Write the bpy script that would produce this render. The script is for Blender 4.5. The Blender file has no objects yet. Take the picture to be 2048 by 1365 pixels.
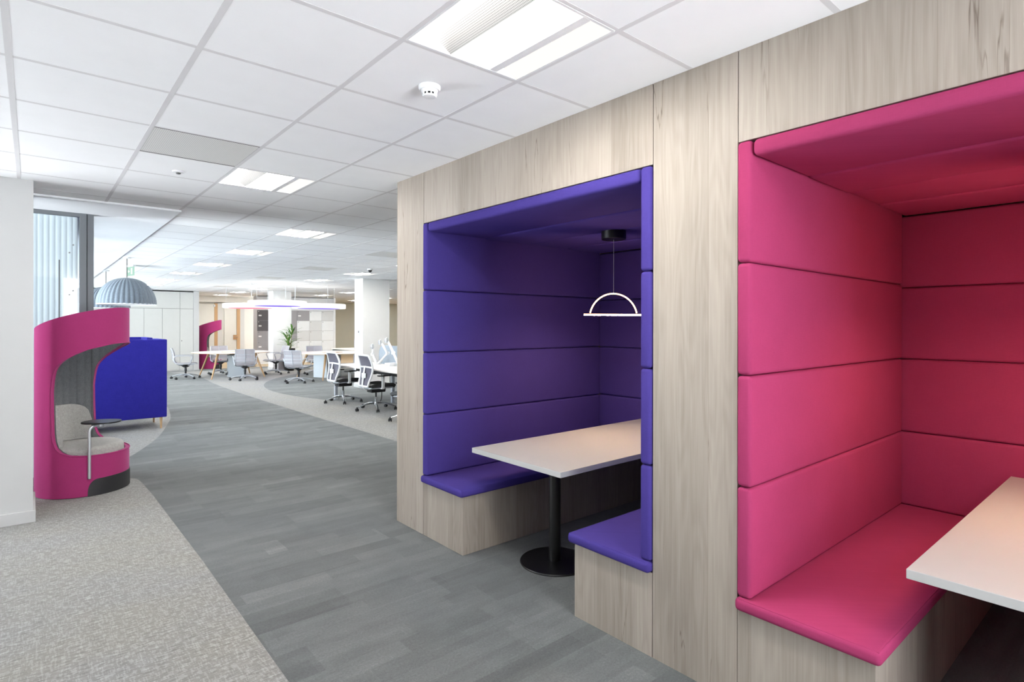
import bpy, bmesh, math, random
from mathutils import Vector, Matrix
random.seed(7)
PI = math.pi
sc = bpy.context.scene
COL = sc.collection

# ------------------------------------------------------------------ view
sc.view_settings.view_transform = 'Standard'
sc.view_settings.look = 'None'
sc.view_settings.gamma = 1.0
sc.view_settings.use_curve_mapping = False
sc.view_settings.exposure = 1.03
try:
    sc.cycles.use_denoising = True
    sc.cycles.max_bounces = 8
    sc.cycles.diffuse_bounces = 6
    sc.cycles.sample_clamp_indirect = 6.0
    sc.cycles.caustics_reflective = False
    sc.cycles.caustics_refractive = False
except Exception:
    pass

# ------------------------------------------------------------------ materials
def srgb(r, g, b):
    def f(c):
        c /= 255.0
        return c / 12.92 if c <= 0.04045 else ((c + 0.055) / 1.055) ** 2.4
    return (f(r), f(g), f(b), 1.0)

class NT:
    def __init__(self, name):
        self.m = bpy.data.materials.new(name); self.m.use_nodes = True
        self.t = self.m.node_tree; self.t.nodes.clear()
        self.out = self.t.nodes.new('ShaderNodeOutputMaterial')
    def n(self, typ, **kw):
        nd = self.t.nodes.new(typ)
        for k, v in kw.items():
            if k.startswith('i_'):
                key = k[2:].replace('_', ' ')
                self.set(nd.inputs[key], v)
            else: setattr(nd, k, v)
        return nd
    def set(self, sock, v):
        if isinstance(v, bpy.types.NodeSocket): self.t.links.new(v, sock)
        else: sock.default_value = v
    def math(self, op, a, b=0.0, c=None):
        nd = self.t.nodes.new('ShaderNodeMath'); nd.operation = op
        self.set(nd.inputs[0], a); self.set(nd.inputs[1], b)
        if c is not None: self.set(nd.inputs[2], c)
        return nd.outputs[0]
    def coords(self):
        s = self.n('ShaderNodeSeparateXYZ')
        tc = self.n('ShaderNodeTexCoord')
        self.t.links.new(tc.outputs['Object'], s.inputs[0])
        return s.outputs[0], s.outputs[1], s.outputs[2]
    def comb(self, x, y, z):
        nd = self.n('ShaderNodeCombineXYZ')
        for i, v in enumerate((x, y, z)): self.set(nd.inputs[i], v)
        return nd.outputs[0]
    def noise(self, vec, scale, detail=2.0, rough=0.5):
        nd = self.n('ShaderNodeTexNoise'); self.set(nd.inputs['Vector'], vec)
        nd.inputs['Scale'].default_value = scale; nd.inputs['Detail'].default_value = detail
        nd.inputs['Roughness'].default_value = rough
        return nd.outputs['Fac']
    def white(self, vec):
        nd = self.n('ShaderNodeTexWhiteNoise'); nd.noise_dimensions = '3D'
        self.set(nd.inputs['Vector'], vec); return nd.outputs['Value']
    def ramp(self, fac, stops):
        nd = self.n('ShaderNodeValToRGB'); self.set(nd.inputs[0], fac)
        e = nd.color_ramp.elements
        while len(e) < len(stops): e.new(0.5)
        for el, (p, c) in zip(e, stops): el.position = p; el.color = c
        return nd.outputs[0]
    def mix(self, fac, a, b, mode='MIX'):
        nd = self.n('ShaderNodeMix'); nd.data_type = 'RGBA'; nd.blend_type = mode
        self.set(nd.inputs[0], fac); self.set(nd.inputs[6], a); self.set(nd.inputs[7], b)
        return nd.outputs[2]
    def bump(self, h, strength=0.3, dist=0.002):
        nd = self.n('ShaderNodeBump'); self.set(nd.inputs['Height'], h)
        nd.inputs['Strength'].default_value = strength; nd.inputs['Distance'].default_value = dist
        return nd.outputs[0]
    def bsdf(self, col, rough=0.6, metal=0.0, normal=None, sheen=0.0, spec=None, sheen_tint=None):
        p = self.n('ShaderNodeBsdfPrincipled')
        self.set(p.inputs['Base Color'], col); self.set(p.inputs['Roughness'], rough)
        p.inputs['Metallic'].default_value = metal
        if sheen:
            p.inputs['Sheen Weight'].default_value = sheen
            p.inputs['Sheen Roughness'].default_value = 0.4
            if sheen_tint: p.inputs['Sheen Tint'].default_value = sheen_tint
        if spec is not None: p.inputs['Specular IOR Level'].default_value = spec
        if normal is not None: self.set(p.inputs['Normal'], normal)
        self.t.links.new(p.outputs[0], self.out.inputs[0])
        return p

def plain(name, rgb, rough=0.5, metal=0.0, spec=None):
    k = NT(name)
    x, y, z = k.coords()
    nz = k.noise(k.comb(x, y, z), 6.0, 3.0)
    c = srgb(*rgb)
    d = tuple(v * 0.95 for v in c[:3]) + (1.0,)
    k.bsdf(k.mix(nz, d, c), rough, metal, spec=spec)
    return k.m

def glow(name, rgb, strength):
    k = NT(name)
    e = k.n('ShaderNodeEmission'); e.inputs[0].default_value = srgb(*rgb); e.inputs[1].default_value = strength
    k.t.links.new(e.outputs[0], k.out.inputs[0]); return k.m

def fabric(name, rgb, sheen=0.25, tint=(1, 1, 1, 1), weave=420.0, contrast=0.12):
    k = NT(name); x, y, z = k.coords()
    s = k.math('ADD', x, y)
    a = k.noise(k.comb(k.math('MULTIPLY', s, 1.0), k.math('MULTIPLY', s, 0.7), k.math('MULTIPLY', z, 0.08)), weave, 2.0)
    b = k.noise(k.comb(k.math('MULTIPLY', s, 0.08), k.math('MULTIPLY', s, 0.05), z), weave, 2.0)
    h = k.math('ADD', a, b)
    big = k.noise(k.comb(x, y, z), 9.0, 3.0)
    c = srgb(*rgb)
    lo = tuple(v * (1 - contrast) for v in c[:3]) + (1,); hi = tuple(min(1, v * (1 + contrast)) for v in c[:3]) + (1,)
    f = k.math('ADD', k.math('MULTIPLY', h, 0.5), k.math('MULTIPLY', k.math('SUBTRACT', big, 0.5), 0.4))
    k.bsdf(k.mix(f, lo, hi), 0.9, 0.0, k.bump(h, 0.25, 0.0012), sheen, 0.05, tint)
    return k.m

def wood_boards(name):
    k = NT(name); x, y, z = k.coords()
    s = k.math('ADD', y, k.math('MULTIPLY', x, 0.93))
    bi = k.math('FLOOR', k.math('DIVIDE', k.math('ADD', s, 0.12), 0.27))
    r = k.white(k.comb(bi, 3.0, 1.0)); r2 = k.white(k.comb(bi, 9.0, 4.0))
    zz = k.math('ADD', z, k.math('MULTIPLY', r, 7.0))
    grain = k.noise(k.comb(k.math('MULTIPLY', s, 60.0), r2, k.math('MULTIPLY', zz, 1.3)), 1.0, 6.0, 0.62)
    fine = k.noise(k.comb(k.math('MULTIPLY', s, 260.0), r, k.math('MULTIPLY', zz, 5.0)), 1.0, 3.0, 0.6)
    cloud = k.noise(k.comb(k.math('MULTIPLY', s, 4.0), r2, k.math('MULTIPLY', zz, 0.8)), 1.0, 3.0)
    # cathedral figure
    fig = k.noise(k.comb(k.math('MULTIPLY', s, 9.0), r, k.math('MULTIPLY', zz, 0.9)), 1.0, 1.0)
    rings = k.math('SINE', k.math('MULTIPLY', fig, 70.0))
    t = k.math('ADD', k.math('MULTIPLY', grain, 0.36), k.math('MULTIPLY', fine, 0.25))
    t = k.math('ADD', t, k.math('MULTIPLY', cloud, 0.42))
    t = k.math('ADD', t, k.math('MULTIPLY', rings, 0.03))
    t = k.math('ADD', t, k.math('MULTIPLY', k.math('SUBTRACT', r, 0.5), 0.15))
    col = k.ramp(t, [(0.24, srgb(130, 120, 111)), (0.46, srgb(153, 143, 133)), (0.58, srgb(163, 153, 143)), (0.78, srgb(174, 166, 156))])
    # drying cracks: thin dark vertical lines where a stretched noise crosses its middle
    cn = k.noise(k.comb(k.math('MULTIPLY', s, 5.0), 5.0, k.math('MULTIPLY', zz, 0.26)), 1.0, 6.0, 0.5)
    line = k.math('SUBTRACT', 1.0, k.math('MULTIPLY', k.math('ABSOLUTE', k.math('SUBTRACT', cn, 0.5)), 240.0))
    line = k.math('MAXIMUM', line, 0.0)
    msk = k.noise(k.comb(k.math('MULTIPLY', s, 3.5), 15.0, k.math('MULTIPLY', zz, 1.1)), 1.0, 2.0)
    msk = k.math('MAXIMUM', k.math('MULTIPLY', k.math('SUBTRACT', msk, 0.48), 8.0), 0.0)
    crack = k.math('MINIMUM', k.math('MULTIPLY', line, k.math('MINIMUM', msk, 1.0)), 1.0)
    # board joints
    fr = k.math('FRACT', k.math('DIVIDE', k.math('ADD', s, 0.12), 0.27))
    jt = k.math('LESS_THAN', fr, 0.006)
    dark = k.math('MAXIMUM', k.math('MULTIPLY', crack, 0.75), k.math('MULTIPLY', jt, 0.25))
    col = k.mix(dark, col, srgb(92, 78, 68))
    k.bsdf(col, 0.55, 0.0, k.bump(k.math('SUBTRACT', t, dark), 0.15, 0.002), spec=0.3)
    return k.m

def carpet_dark(name):
    k = NT(name); x, y, z = k.coords()
    def cells(w, l, seed):
        row = k.math('FLOOR', k.math('DIVIDE', y, w))
        off = k.white(k.comb(row, seed, 0.5))
        c = k.math('FLOOR', k.math('DIVIDE', k.math('ADD', x, k.math('MULTIPLY', off, 5.0)), l))
        return k.white(k.comb(row, c, seed))
    a = cells(0.25, 1.0, 1.0); b = cells(0.125, 0.5, 2.0); c = cells(0.055, 0.85, 3.0)
    streak = k.noise(k.comb(k.math('MULTIPLY', x, 2.0), k.math('MULTIPLY', y, 22.0), 0.0), 1.0, 3.0)
    pile = k.noise(k.comb(x, y, 0.0), 330.0, 2.0, 0.7)
    pile2 = k.noise(k.comb(x, y, 3.0), 90.0, 2.0, 0.6)
    t = k.math('ADD', 0.04, k.math('MULTIPLY', a, 0.20))
    t = k.math('ADD', t, k.math('MULTIPLY', b, 0.17))
    t = k.math('ADD', t, k.math('MULTIPLY', c, 0.07))
    mot = k.noise(k.comb(k.math('MULTIPLY', x, 0.6), y, 5.0), 9.0, 3.0)
    t = k.math('ADD', t, k.math('MULTIPLY', streak, 0.20))
    t = k.math('ADD', t, k.math('MULTIPLY', mot, 0.26))
    t = k.math('ADD', t, k.math('MULTIPLY', k.math('SUBTRACT', pile, 0.5), 0.75))
    t = k.math('ADD', t, k.math('MULTIPLY', k.math('SUBTRACT', pile2, 0.5), 0.45))
    col = k.ramp(t, [(0.05, srgb(60, 63, 63)), (0.45, srgb(90, 93, 93)), (0.68, srgb(107, 110, 109)), (0.95, srgb(146, 147, 144))])
    k.bsdf(col, 0.95, 0.0, k.bump(pile, 0.5, 0.004), 0.24, 0.1)
    return k.m

def carpet_light(name):
    k = NT(name); x, y, z = k.coords()
    lines = k.noise(k.comb(k.math('MULTIPLY', x, 14.0), k.math('MULTIPLY', y, 190.0), 0.0), 1.0, 3.0, 0.65)
    weave = k.noise(k.comb(k.math('MULTIPLY', x, 120.0), k.math('MULTIPLY', y, 17.0), 2.0), 1.0, 1.0, 0.5)
    brk = k.noise(k.comb(k.math('MULTIPLY', x, 30.0), k.math('MULTIPLY', y, 60.0), 7.0), 1.0, 3.0)
    big = k.noise(k.comb(k.math('MULTIPLY', x, 1.0), k.math('MULTIPLY', y, 2.2), 1.0), 1.0, 2.0)
    pile = k.noise(k.comb(x, y, 0.0), 300.0, 2.0, 0.7)
    wv = k.math('GREATER_THAN', k.math('ADD', weave, k.math('MULTIPLY', k.math('SUBTRACT', brk, 0.5), 0.8)), 0.55)
    t = k.math('ADD', k.math('MULTIPLY', lines, 0.85), k.math('MULTIPLY', wv, 0.10))
    t = k.math('ADD', t, k.math('MULTIPLY', brk, 0.2))
    t = k.math('ADD', t, k.math('MULTIPLY', k.math('SUBTRACT', pile, 0.5), 0.25))
    col = k.ramp(t, [(0.20, srgb(84, 83, 81)), (0.45, srgb(120, 118, 115)), (0.64, srgb(146, 145, 142)), (0.92, srgb(190, 189, 187))])
    tint = k.ramp(big, [(0.35, (1.0, 0.985, 0.95, 1)), (0.65, (0.97, 0.975, 1.0, 1))])
    k.bsdf(k.mix(1.0, col, tint, 'MULTIPLY'), 0.95, 0.0, k.bump(t, 0.4, 0.003), 0.2, 0.1)
    return k.m

def oak(name, axis=2, rgb=(196, 160, 120)):
    k = NT(name); x, y, z = k.coords()
    v = [k.math('MULTIPLY', q, 40.0) for q in (x, y, z)]
    v[axis] = k.math('MULTIPLY', (x, y, z)[axis], 3.0)
    g = k.noise(k.comb(*v), 1.0, 4.0, 0.6)
    c = srgb(*rgb); d = tuple(q * 0.72 for q in c[:3]) + (1,)
    k.bsdf(k.mix(g, d, c), 0.5, spec=0.35); return k.m

def mesh_net(name, rgb, alpha):
    k = NT(name); x, y, z = k.coords()
    p = k.bsdf(srgb(*rgb), 0.6)
    s = k.noise(k.comb(x, y, z), 300.0, 1.0)
    k.set(p.inputs['Alpha'], k.math('ADD', alpha - 0.15, k.math('MULTIPLY', s, 0.3)))
    return k.m

def felt(name, rgb):
    k = NT(name); x, y, z = k.coords()
    n1 = k.noise(k.comb(x, y, z), 160.0, 3.0, 0.7)
    n2 = k.noise(k.comb(x, y, z), 40.0, 3.0, 0.6)
    c = srgb(*rgb)
    f = k.math('ADD', k.math('MULTIPLY', n1, 0.7), k.math('MULTIPLY', n2, 0.3))
    col = k.ramp(f, [(0.3, tuple(v * 0.72 for v in c[:3]) + (1,)), (0.7, tuple(min(1, v * 1.22) for v in c[:3]) + (1,))])
    k.bsdf(col, 0.95, 0, k.bump(n1, 0.3, 0.002), 0.2, 0.1); return k.m

def perforated(name, rgb, hole, pitch=0.006):
    k = NT(name); x, y, z = k.coords()
    fx = k.math('SUBTRACT', k.math('FRACT', k.math('DIVIDE', x, pitch)), 0.5)
    fy = k.math('SUBTRACT', k.math('FRACT', k.math('DIVIDE', y, pitch)), 0.5)
    d = k.math('ADD', k.math('MULTIPLY', fx, fx), k.math('MULTIPLY', fy, fy))
    k.bsdf(k.mix(k.math('LESS_THAN', d, 0.06), srgb(*rgb), srgb(*hole)), 0.5); return k.m

def blind(name):
    k = NT(name)
    a = k.n('ShaderNodeBsdfDiffuse'); a.inputs[0].default_value = (0.55, 0.57, 0.58, 1)
    b = k.n('ShaderNodeBsdfTranslucent'); b.inputs[0].default_value = (0.34, 0.37, 0.385, 1)
    mx = k.n('ShaderNodeMixShader'); mx.inputs[0].default_value = 0.6
    k.t.links.new(a.outputs[0], mx.inputs[1]); k.t.links.new(b.outputs[0], mx.inputs[2])
    k.t.links.new(mx.outputs[0], k.out.inputs[0]); return k.m

def glass(name):
    k = NT(name)
    a = k.n('ShaderNodeBsdfTransparent'); a.inputs[0].default_value = (0.94, 0.97, 0.98, 1)
    b = k.n('ShaderNodeBsdfGlossy'); b.inputs['Roughness'].default_value = 0.03
    fr = k.n('ShaderNodeFresnel'); fr.inputs[0].default_value = 1.45
    mx = k.n('ShaderNodeMixShader')
    k.t.links.new(fr.outputs[0], mx.inputs[0])
    k.t.links.new(a.outputs[0], mx.inputs[1]); k.t.links.new(b.outputs[0], mx.inputs[2])
    k.t.links.new(mx.outputs[0], k.out.inputs[0]); return k.m

def leafmat(name):
    k = NT(name); x, y, z = k.coords()
    n = k.noise(k.comb(x, y, z), 14.0, 2.0)
    k.bsdf(k.ramp(n, [(0.3, srgb(44, 92, 30)), (0.6, srgb(88, 140, 52)), (0.85, srgb(150, 180, 84))]), 0.45); return k.m

M = {}
M['tile'] = plain('ceiling_tile_white', (250, 250, 251), 0.9)
M['tee'] = plain('ceiling_tee_grey', (224, 222, 223), 0.6)
M['soffit'] = plain('plaster_white', (240, 242, 245), 0.85)
M['white_wall'] = plain('wall_paint_white', (200, 200, 199), 0.8)
M['column_white'] = plain('column_paint_white', (234, 234, 233), 0.8)
M['added_wall'] = plain('added_wall_taupe', (128, 126, 122), 0.85)  # for the added unseen walls, darkened to cut their bounce light
M['cream_wall'] = plain('wall_paint_cream', (216, 215, 210), 0.8)
M['sage_wall'] = plain('wall_paint_sage', (204, 205, 196), 0.85)
M['cupboard'] = plain('cupboard_white', (208, 208, 204), 0.6)
M['gap'] = plain('shadow_gap', (60, 58, 58), 0.9)
M['wood'] = wood_boards('greyed_oak_boards')
M['dark_carpet'] = carpet_dark('grey_plank_carpet')
M['light_carpet'] = carpet_light('pale_woven_carpet')
M['oak_floor'] = oak('oak_floor_boards', 0, (200, 178, 146))
M['purple'] = fabric('purple_upholstery', (68, 57, 128), 0.0, (0.75, 0.7, 1.0, 1))
M['pink'] = fabric('pink_upholstery', (156, 57, 97), 0.0, (1.0, 0.75, 0.95, 1))
M['pink_shell'] = fabric('pink_wool', (162, 56, 108), 0.25, (0.9, 0.7, 1.0, 1), 500.0)
M['blue'] = fabric('royal_blue_wool', (46, 43, 142), 0.2, (0.7, 0.7, 1, 1), 260.0, 0.3)
M['grey_wool'] = felt('light_grey_wool', (164, 162, 158))
M['lining'] = felt('dark_grey_quilted_lining', (112, 114, 116))
M['felt'] = felt('blue_grey_felt', (122, 131, 140))
M['table_white'] = plain('white_laminate', (232, 226, 220), 0.35)
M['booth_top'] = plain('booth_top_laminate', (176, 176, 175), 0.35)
M['edge_grey'] = plain('pale_grey_edging', (214, 212, 210), 0.4)
M['black'] = plain('black_powder_coat', (14, 14, 15), 0.35)
M['black_plastic'] = plain('black_plastic', (28, 28, 30), 0.5)
M['kick'] = plain('charcoal_vinyl', (40, 40, 42), 0.5)
M['chrome'] = plain('polished_aluminium', (205, 208, 212), 0.18, 1.0)
M['silver'] = plain('satin_aluminium', (198, 200, 203), 0.4, 0.7)
M['white_metal'] = plain('white_powder_coat', (236, 237, 238), 0.4)
M['grey_metal'] = plain('pale_blue_grey_metal', (190, 198, 204), 0.45)
M['alu_paint'] = plain('pale_silver_paint', (186, 190, 198), 0.4, 0.2)
M['net'] = mesh_net('pale_mesh_fabric', (176, 174, 180), 0.74)
M['net_dark'] = mesh_net('grey_mesh_fabric', (98, 96, 108), 0.94)
M['frame_grey'] = plain('anthracite_frame', (96, 100, 104), 0.45)
M['glass'] = glass('clear_pane')
M['blind'] = blind('white_ribbed_blind')
M['oak'] = oak('oak_upright', 2)
M['oak_top'] = oak('oak_ply_edge', 0, (222, 190, 146))
M['screen'] = fabric('blue_grey_screen_fabric', (158, 168, 178), 0.1)
M['divider'] = fabric('mauve_grey_screen_fabric', (150, 146, 154), 0.1)
M['perf'] = perforated('perforated_metal', (190, 188, 186), (110, 109, 108), 0.007)
M['grille'] = perforated('perforated_grille', (228, 227, 224), (176, 175, 173), 0.010)
M['leaf'] = leafmat('palm_leaf')
M['cane'] = plain('palm_cane', (150, 150, 96), 0.7)
M['soil'] = plain('potting_soil', (46, 36, 30), 0.95)
M['lock'] = plain('lock_metal', (120, 120, 118), 0.4, 0.6)
M['label'] = plain('number_plate_white', (250, 250, 250), 0.4)
M['lk_dark'] = plain('locker_charcoal', (98, 96, 99), 0.5)
M['lk_mid'] = plain('locker_grey', (160, 158, 162), 0.5)
M['lk_light'] = plain('locker_pale_grey', (220, 221, 222), 0.5)
M['lk_white'] = plain('locker_white', (240, 242, 244), 0.5)
M['brass'] = plain('bronze_door_plate', (190, 150, 110), 0.35, 0.6)
M['diffuser'] = glow('lamp_diffuser', (255, 252, 246), 42.0)
M['reflector_glow'] = glow('lamp_reflector_glow', (255, 252, 247), 5.0)  # reflected lamp light put in as the reflector's own glow
M['reflector_glow_dim'] = glow('lamp_reflector_glow_dim', (255, 252, 247), 0.52)  # dimmer reflector, its reflected light also put in as glow
M['ring_white'] = glow('lit_disc_rim', (255, 253, 248), 0.62)
M['added_uplight'] = glow('added_disc_uplight', (255, 252, 246), 0.6)  # added glow for the disc tops, brightens the ceiling
M['ring_pink'] = glow('lit_pink_acrylic', (255, 128, 156), 0.62)
M['ring_blue'] = glow('lit_violet_acrylic', (128, 106, 226), 0.62)
M['warm'] = glow('warm_led', (255, 190, 130), 7.0)
M['warm_strip'] = glow('warm_led_strip', (255, 214, 176), 600.0)
M['dome_lamp'] = glow('dome_lamp_glow', (255, 250, 242), 6.0)
M['exit_green'] = glow('exit_sign_green', (190, 232, 215), 0.5)
M['exit_white'] = glow('exit_sign_white', (250, 255, 252), 0.62)

# ------------------------------------------------------------------ mesh helpers
def NB(): return bmesh.new()

def finish(bm, name, mat, parent=None, smooth=None, loc=None):
    me = bpy.data.meshes.new(name)
    bmesh.ops.recalc_face_normals(bm, faces=bm.faces)
    bm.to_mesh(me); bm.free()
    for m in (mat if isinstance(mat, (list, tuple)) else [mat]): me.materials.append(m)
    if smooth is not None:
        me.polygons.foreach_set('use_smooth', [True] * len(me.polygons))
        try: me.set_sharp_from_angle(angle=math.radians(smooth))
        except Exception: pass
    ob = bpy.data.objects.new(name, me); COL.objects.link(ob)
    if parent is not None: ob.parent = parent
    if loc is not None: ob.location = loc
    return ob

def tag(o, label=None, cat=None, group=None, kind=None):
    if label: o['label'] = label
    if cat: o['category'] = cat
    if group: o['group'] = group
    if kind: o['kind'] = kind
    return o

def empty(name, loc, rz=0.0, label=None, cat=None, group=None):
    o = bpy.data.objects.new(name, None); COL.objects.link(o)
    o.empty_display_size = 0.1
    o.location = loc; o.rotation_euler = (0, 0, rz)
    return tag(o, label, cat, group)

def copy_tree(o, parent=None):
    c = o.copy(); COL.objects.link(c)
    if parent is not None: c.parent = parent
    for ch in list(o.children): copy_tree(ch, c)
    return c

def box(bm, x0, x1, y0, y1, z0, z1, bev=0.0, seg=2, mi=0, mtx=None):
    r = bmesh.ops.create_cube(bm, size=1.0)
    vs = r['verts']
    for v in vs:
        v.co = Vector(((x0 + x1) / 2 + v.co.x * (x1 - x0), (y0 + y1) / 2 + v.co.y * (y1 - y0), (z0 + z1) / 2 + v.co.z * (z1 - z0)))
    fs = set(f for v in vs for f in v.link_faces)
    if bev > 0:
        es = list(set(e for v in vs for e in v.link_edges))
        rr = bmesh.ops.bevel(bm, geom=es, offset=bev, segments=seg, profile=0.5, affect='EDGES')
        fs = set(rr['faces']) | set(f for f in fs if f.is_valid)
        vs = list(set(v for f in fs for v in f.verts))
    for f in fs:
        if f.is_valid: f.material_index = mi
    if mtx is not None:
        for v in vs: v.co = mtx @ v.co
    return vs

def cyl(bm, p0, p1, r0, r1=None, seg=16, cap=True):
    r1 = r0 if r1 is None else r1
    p0 = Vector(p0); p1 = Vector(p1); d = (p1 - p0)
    q = Vector((0, 0, 1)).rotation_difference(d.normalized())
    a = []; b = []
    for i in range(seg):
        t = 2 * PI * i / seg; v = Vector((math.cos(t), math.sin(t), 0))
        a.append(bm.verts.new(p0 + q @ (v * r0))); b.append(bm.verts.new(p1 + q @ (v * r1)))
    for i in range(seg):
        j = (i + 1) % seg; bm.faces.new((a[i], a[j], b[j], b[i]))
    if cap: bm.faces.new(a[::-1]); bm.faces.new(b)

def tube(bm, pts, r, seg=8, closed=False, flat=1.0):
    pts = [Vector(p) for p in pts]; n = len(pts); rings = []
    up = None
    for i in range(n):
        if closed: t = pts[(i + 1) % n] - pts[(i - 1) % n]
        else: t = pts[min(i + 1, n - 1)] - pts[max(i - 1, 0)]
        t.normalize()
        if up is None:
            up = Vector((0, 0, 1)) if abs(t.z) < 0.9 else Vector((1, 0, 0))
        s = t.cross(up).normalized(); u = s.cross(t).normalized(); up = u
        rad = r[i] if isinstance(r, (list, tuple)) else r
        rings.append([bm.verts.new(pts[i] + s * (math.cos(2 * PI * k / seg) * rad) + u * (math.sin(2 * PI * k / seg) * rad * flat)) for k in range(seg)])
    m = n if closed else n - 1
    for i in range(m):
        A = rings[i]; B = rings[(i + 1) % n]
        for k in range(seg):
            bm.faces.new((A[k], A[(k + 1) % seg], B[(k + 1) % seg], B[k]))
    if not closed:
        bm.faces.new(rings[0][::-1]); bm.faces.new(rings[-1])

def lathe(bm, prof, cx=0.0, cy=0.0, seg=32, rib=0.0, nrib=0, close=False):
    rings = []
    for (r, z) in prof:
        if r < 1e-5: rings.append([bm.verts.new((cx, cy, z))]); continue
        ring = []
        for k in range(seg):
            t = 2 * PI * k / seg
            rr = r + (rib * (abs(math.sin(t * nrib / 2.0)) - 0.6) * min(1.0, r / prof[-1][0] * 1.5) if nrib else 0)
            ring.append(bm.verts.new((cx + rr * math.cos(t), cy + rr * math.sin(t), z)))
        rings.append(ring)
    for a, b in zip(rings, rings[1:]):
        if len(a) == 1 and len(b) == 1: continue
        for k in range(seg):
            j = (k + 1) % seg
            if len(a) == 1: bm.faces.new((a[0], b[j], b[k]))
            elif len(b) == 1: bm.faces.new((a[k], a[j], b[0]))
            else: bm.faces.new((a[k], a[j], b[j], b[k]))
    if close:
        if len(rings[0]) > 2: bm.faces.new(rings[0][::-1])
        if len(rings[-1]) > 2: bm.faces.new(rings[-1])

def prism(bm, poly, z0, z1, mi=0, mtx=None):
    a = [bm.verts.new((p[0], p[1], z0)) for p in poly]; b = [bm.verts.new((p[0], p[1], z1)) for p in poly]
    n = len(poly)
    fs = [bm.faces.new(a[::-1]), bm.faces.new(b)]
    for i in range(n): fs.append(bm.faces.new((a[i], a[(i + 1) % n], b[(i + 1) % n], b[i])))
    for f in fs: f.material_index = mi
    if mtx is not None:
        for v in a + b: v.co = mtx @ v.co

def sheet(bm, rows, th):
    """rows: list of lists of points; makes a solid sheet of thickness th."""
    rows = [[Vector(p) for p in r] for r in rows]
    R = len(rows); C = len(rows[0])
    nrm = [[None] * C for _ in range(R)]
    for i in range(R):
        for j in range(C):
            a = rows[min(i + 1, R - 1)][j] - rows[max(i - 1, 0)][j]
            b = rows[i][min(j + 1, C - 1)] - rows[i][max(j - 1, 0)]
            nrm[i][j] = a.cross(b).normalized()
    A = [[bm.verts.new(rows[i][j] + nrm[i][j] * th / 2) for j in range(C)] for i in range(R)]
    B = [[bm.verts.new(rows[i][j] - nrm[i][j] * th / 2) for j in range(C)] for i in range(R)]
    for i in range(R - 1):
        for j in range(C - 1):
            bm.faces.new((A[i][j], A[i][j + 1], A[i + 1][j + 1], A[i + 1][j]))
            bm.faces.new((B[i][j], B[i + 1][j], B[i + 1][j + 1], B[i][j + 1]))
    for i in range(R - 1):
        bm.faces.new((A[i][0], A[i + 1][0], B[i + 1][0], B[i][0]))
        bm.faces.new((A[i][-1], B[i][-1], B[i + 1][-1], A[i + 1][-1]))
    for j in range(C - 1):
        bm.faces.new((A[0][j], B[0][j], B[0][j + 1], A[0][j + 1]))
        bm.faces.new((A[-1][j], A[-1][j + 1], B[-1][j + 1], B[-1][j]))

def interp(tab, x):
    if x <= tab[0][0]: return tab[0][1]
    for (a, b), (c, d) in zip(tab, tab[1:]):
        if x <= c: return b + (d - b) * (x - a) / (c - a)
    return tab[-1][1]

def smooth_pts(P, n=8, closed=False):
    P = [Vector(p) for p in P]; out = []
    N = len(P)
    rng = range(N) if closed else range(N - 1)
    for i in rng:
        p0 = P[(i - 1) % N] if closed or i > 0 else P[0] * 2 - P[1]
        p1 = P[i]; p2 = P[(i + 1) % N]
        p3 = P[(i + 2) % N] if closed or i + 2 < N else P[-1] * 2 - P[-2]
        for k in range(n):
            t = k / n
            out.append(0.5 * ((2 * p1) + (p2 - p0) * t + (2 * p0 - 5 * p1 + 4 * p2 - p3) * t * t + (3 * p1 - p0 - 3 * p2 + p3) * t ** 3))
    if not closed: out.append(P[-1])
    return out

HC = 2.70
SKY, LOWER_FILL = 5.5, 13.0  # sky strength, then the added stronger light from below the horizon
GX0, GY0, GS = 0.5256, 2.0053, 0.6          # ceiling grid phase and module
WX = 2.228                                   # timber wall plane

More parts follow.
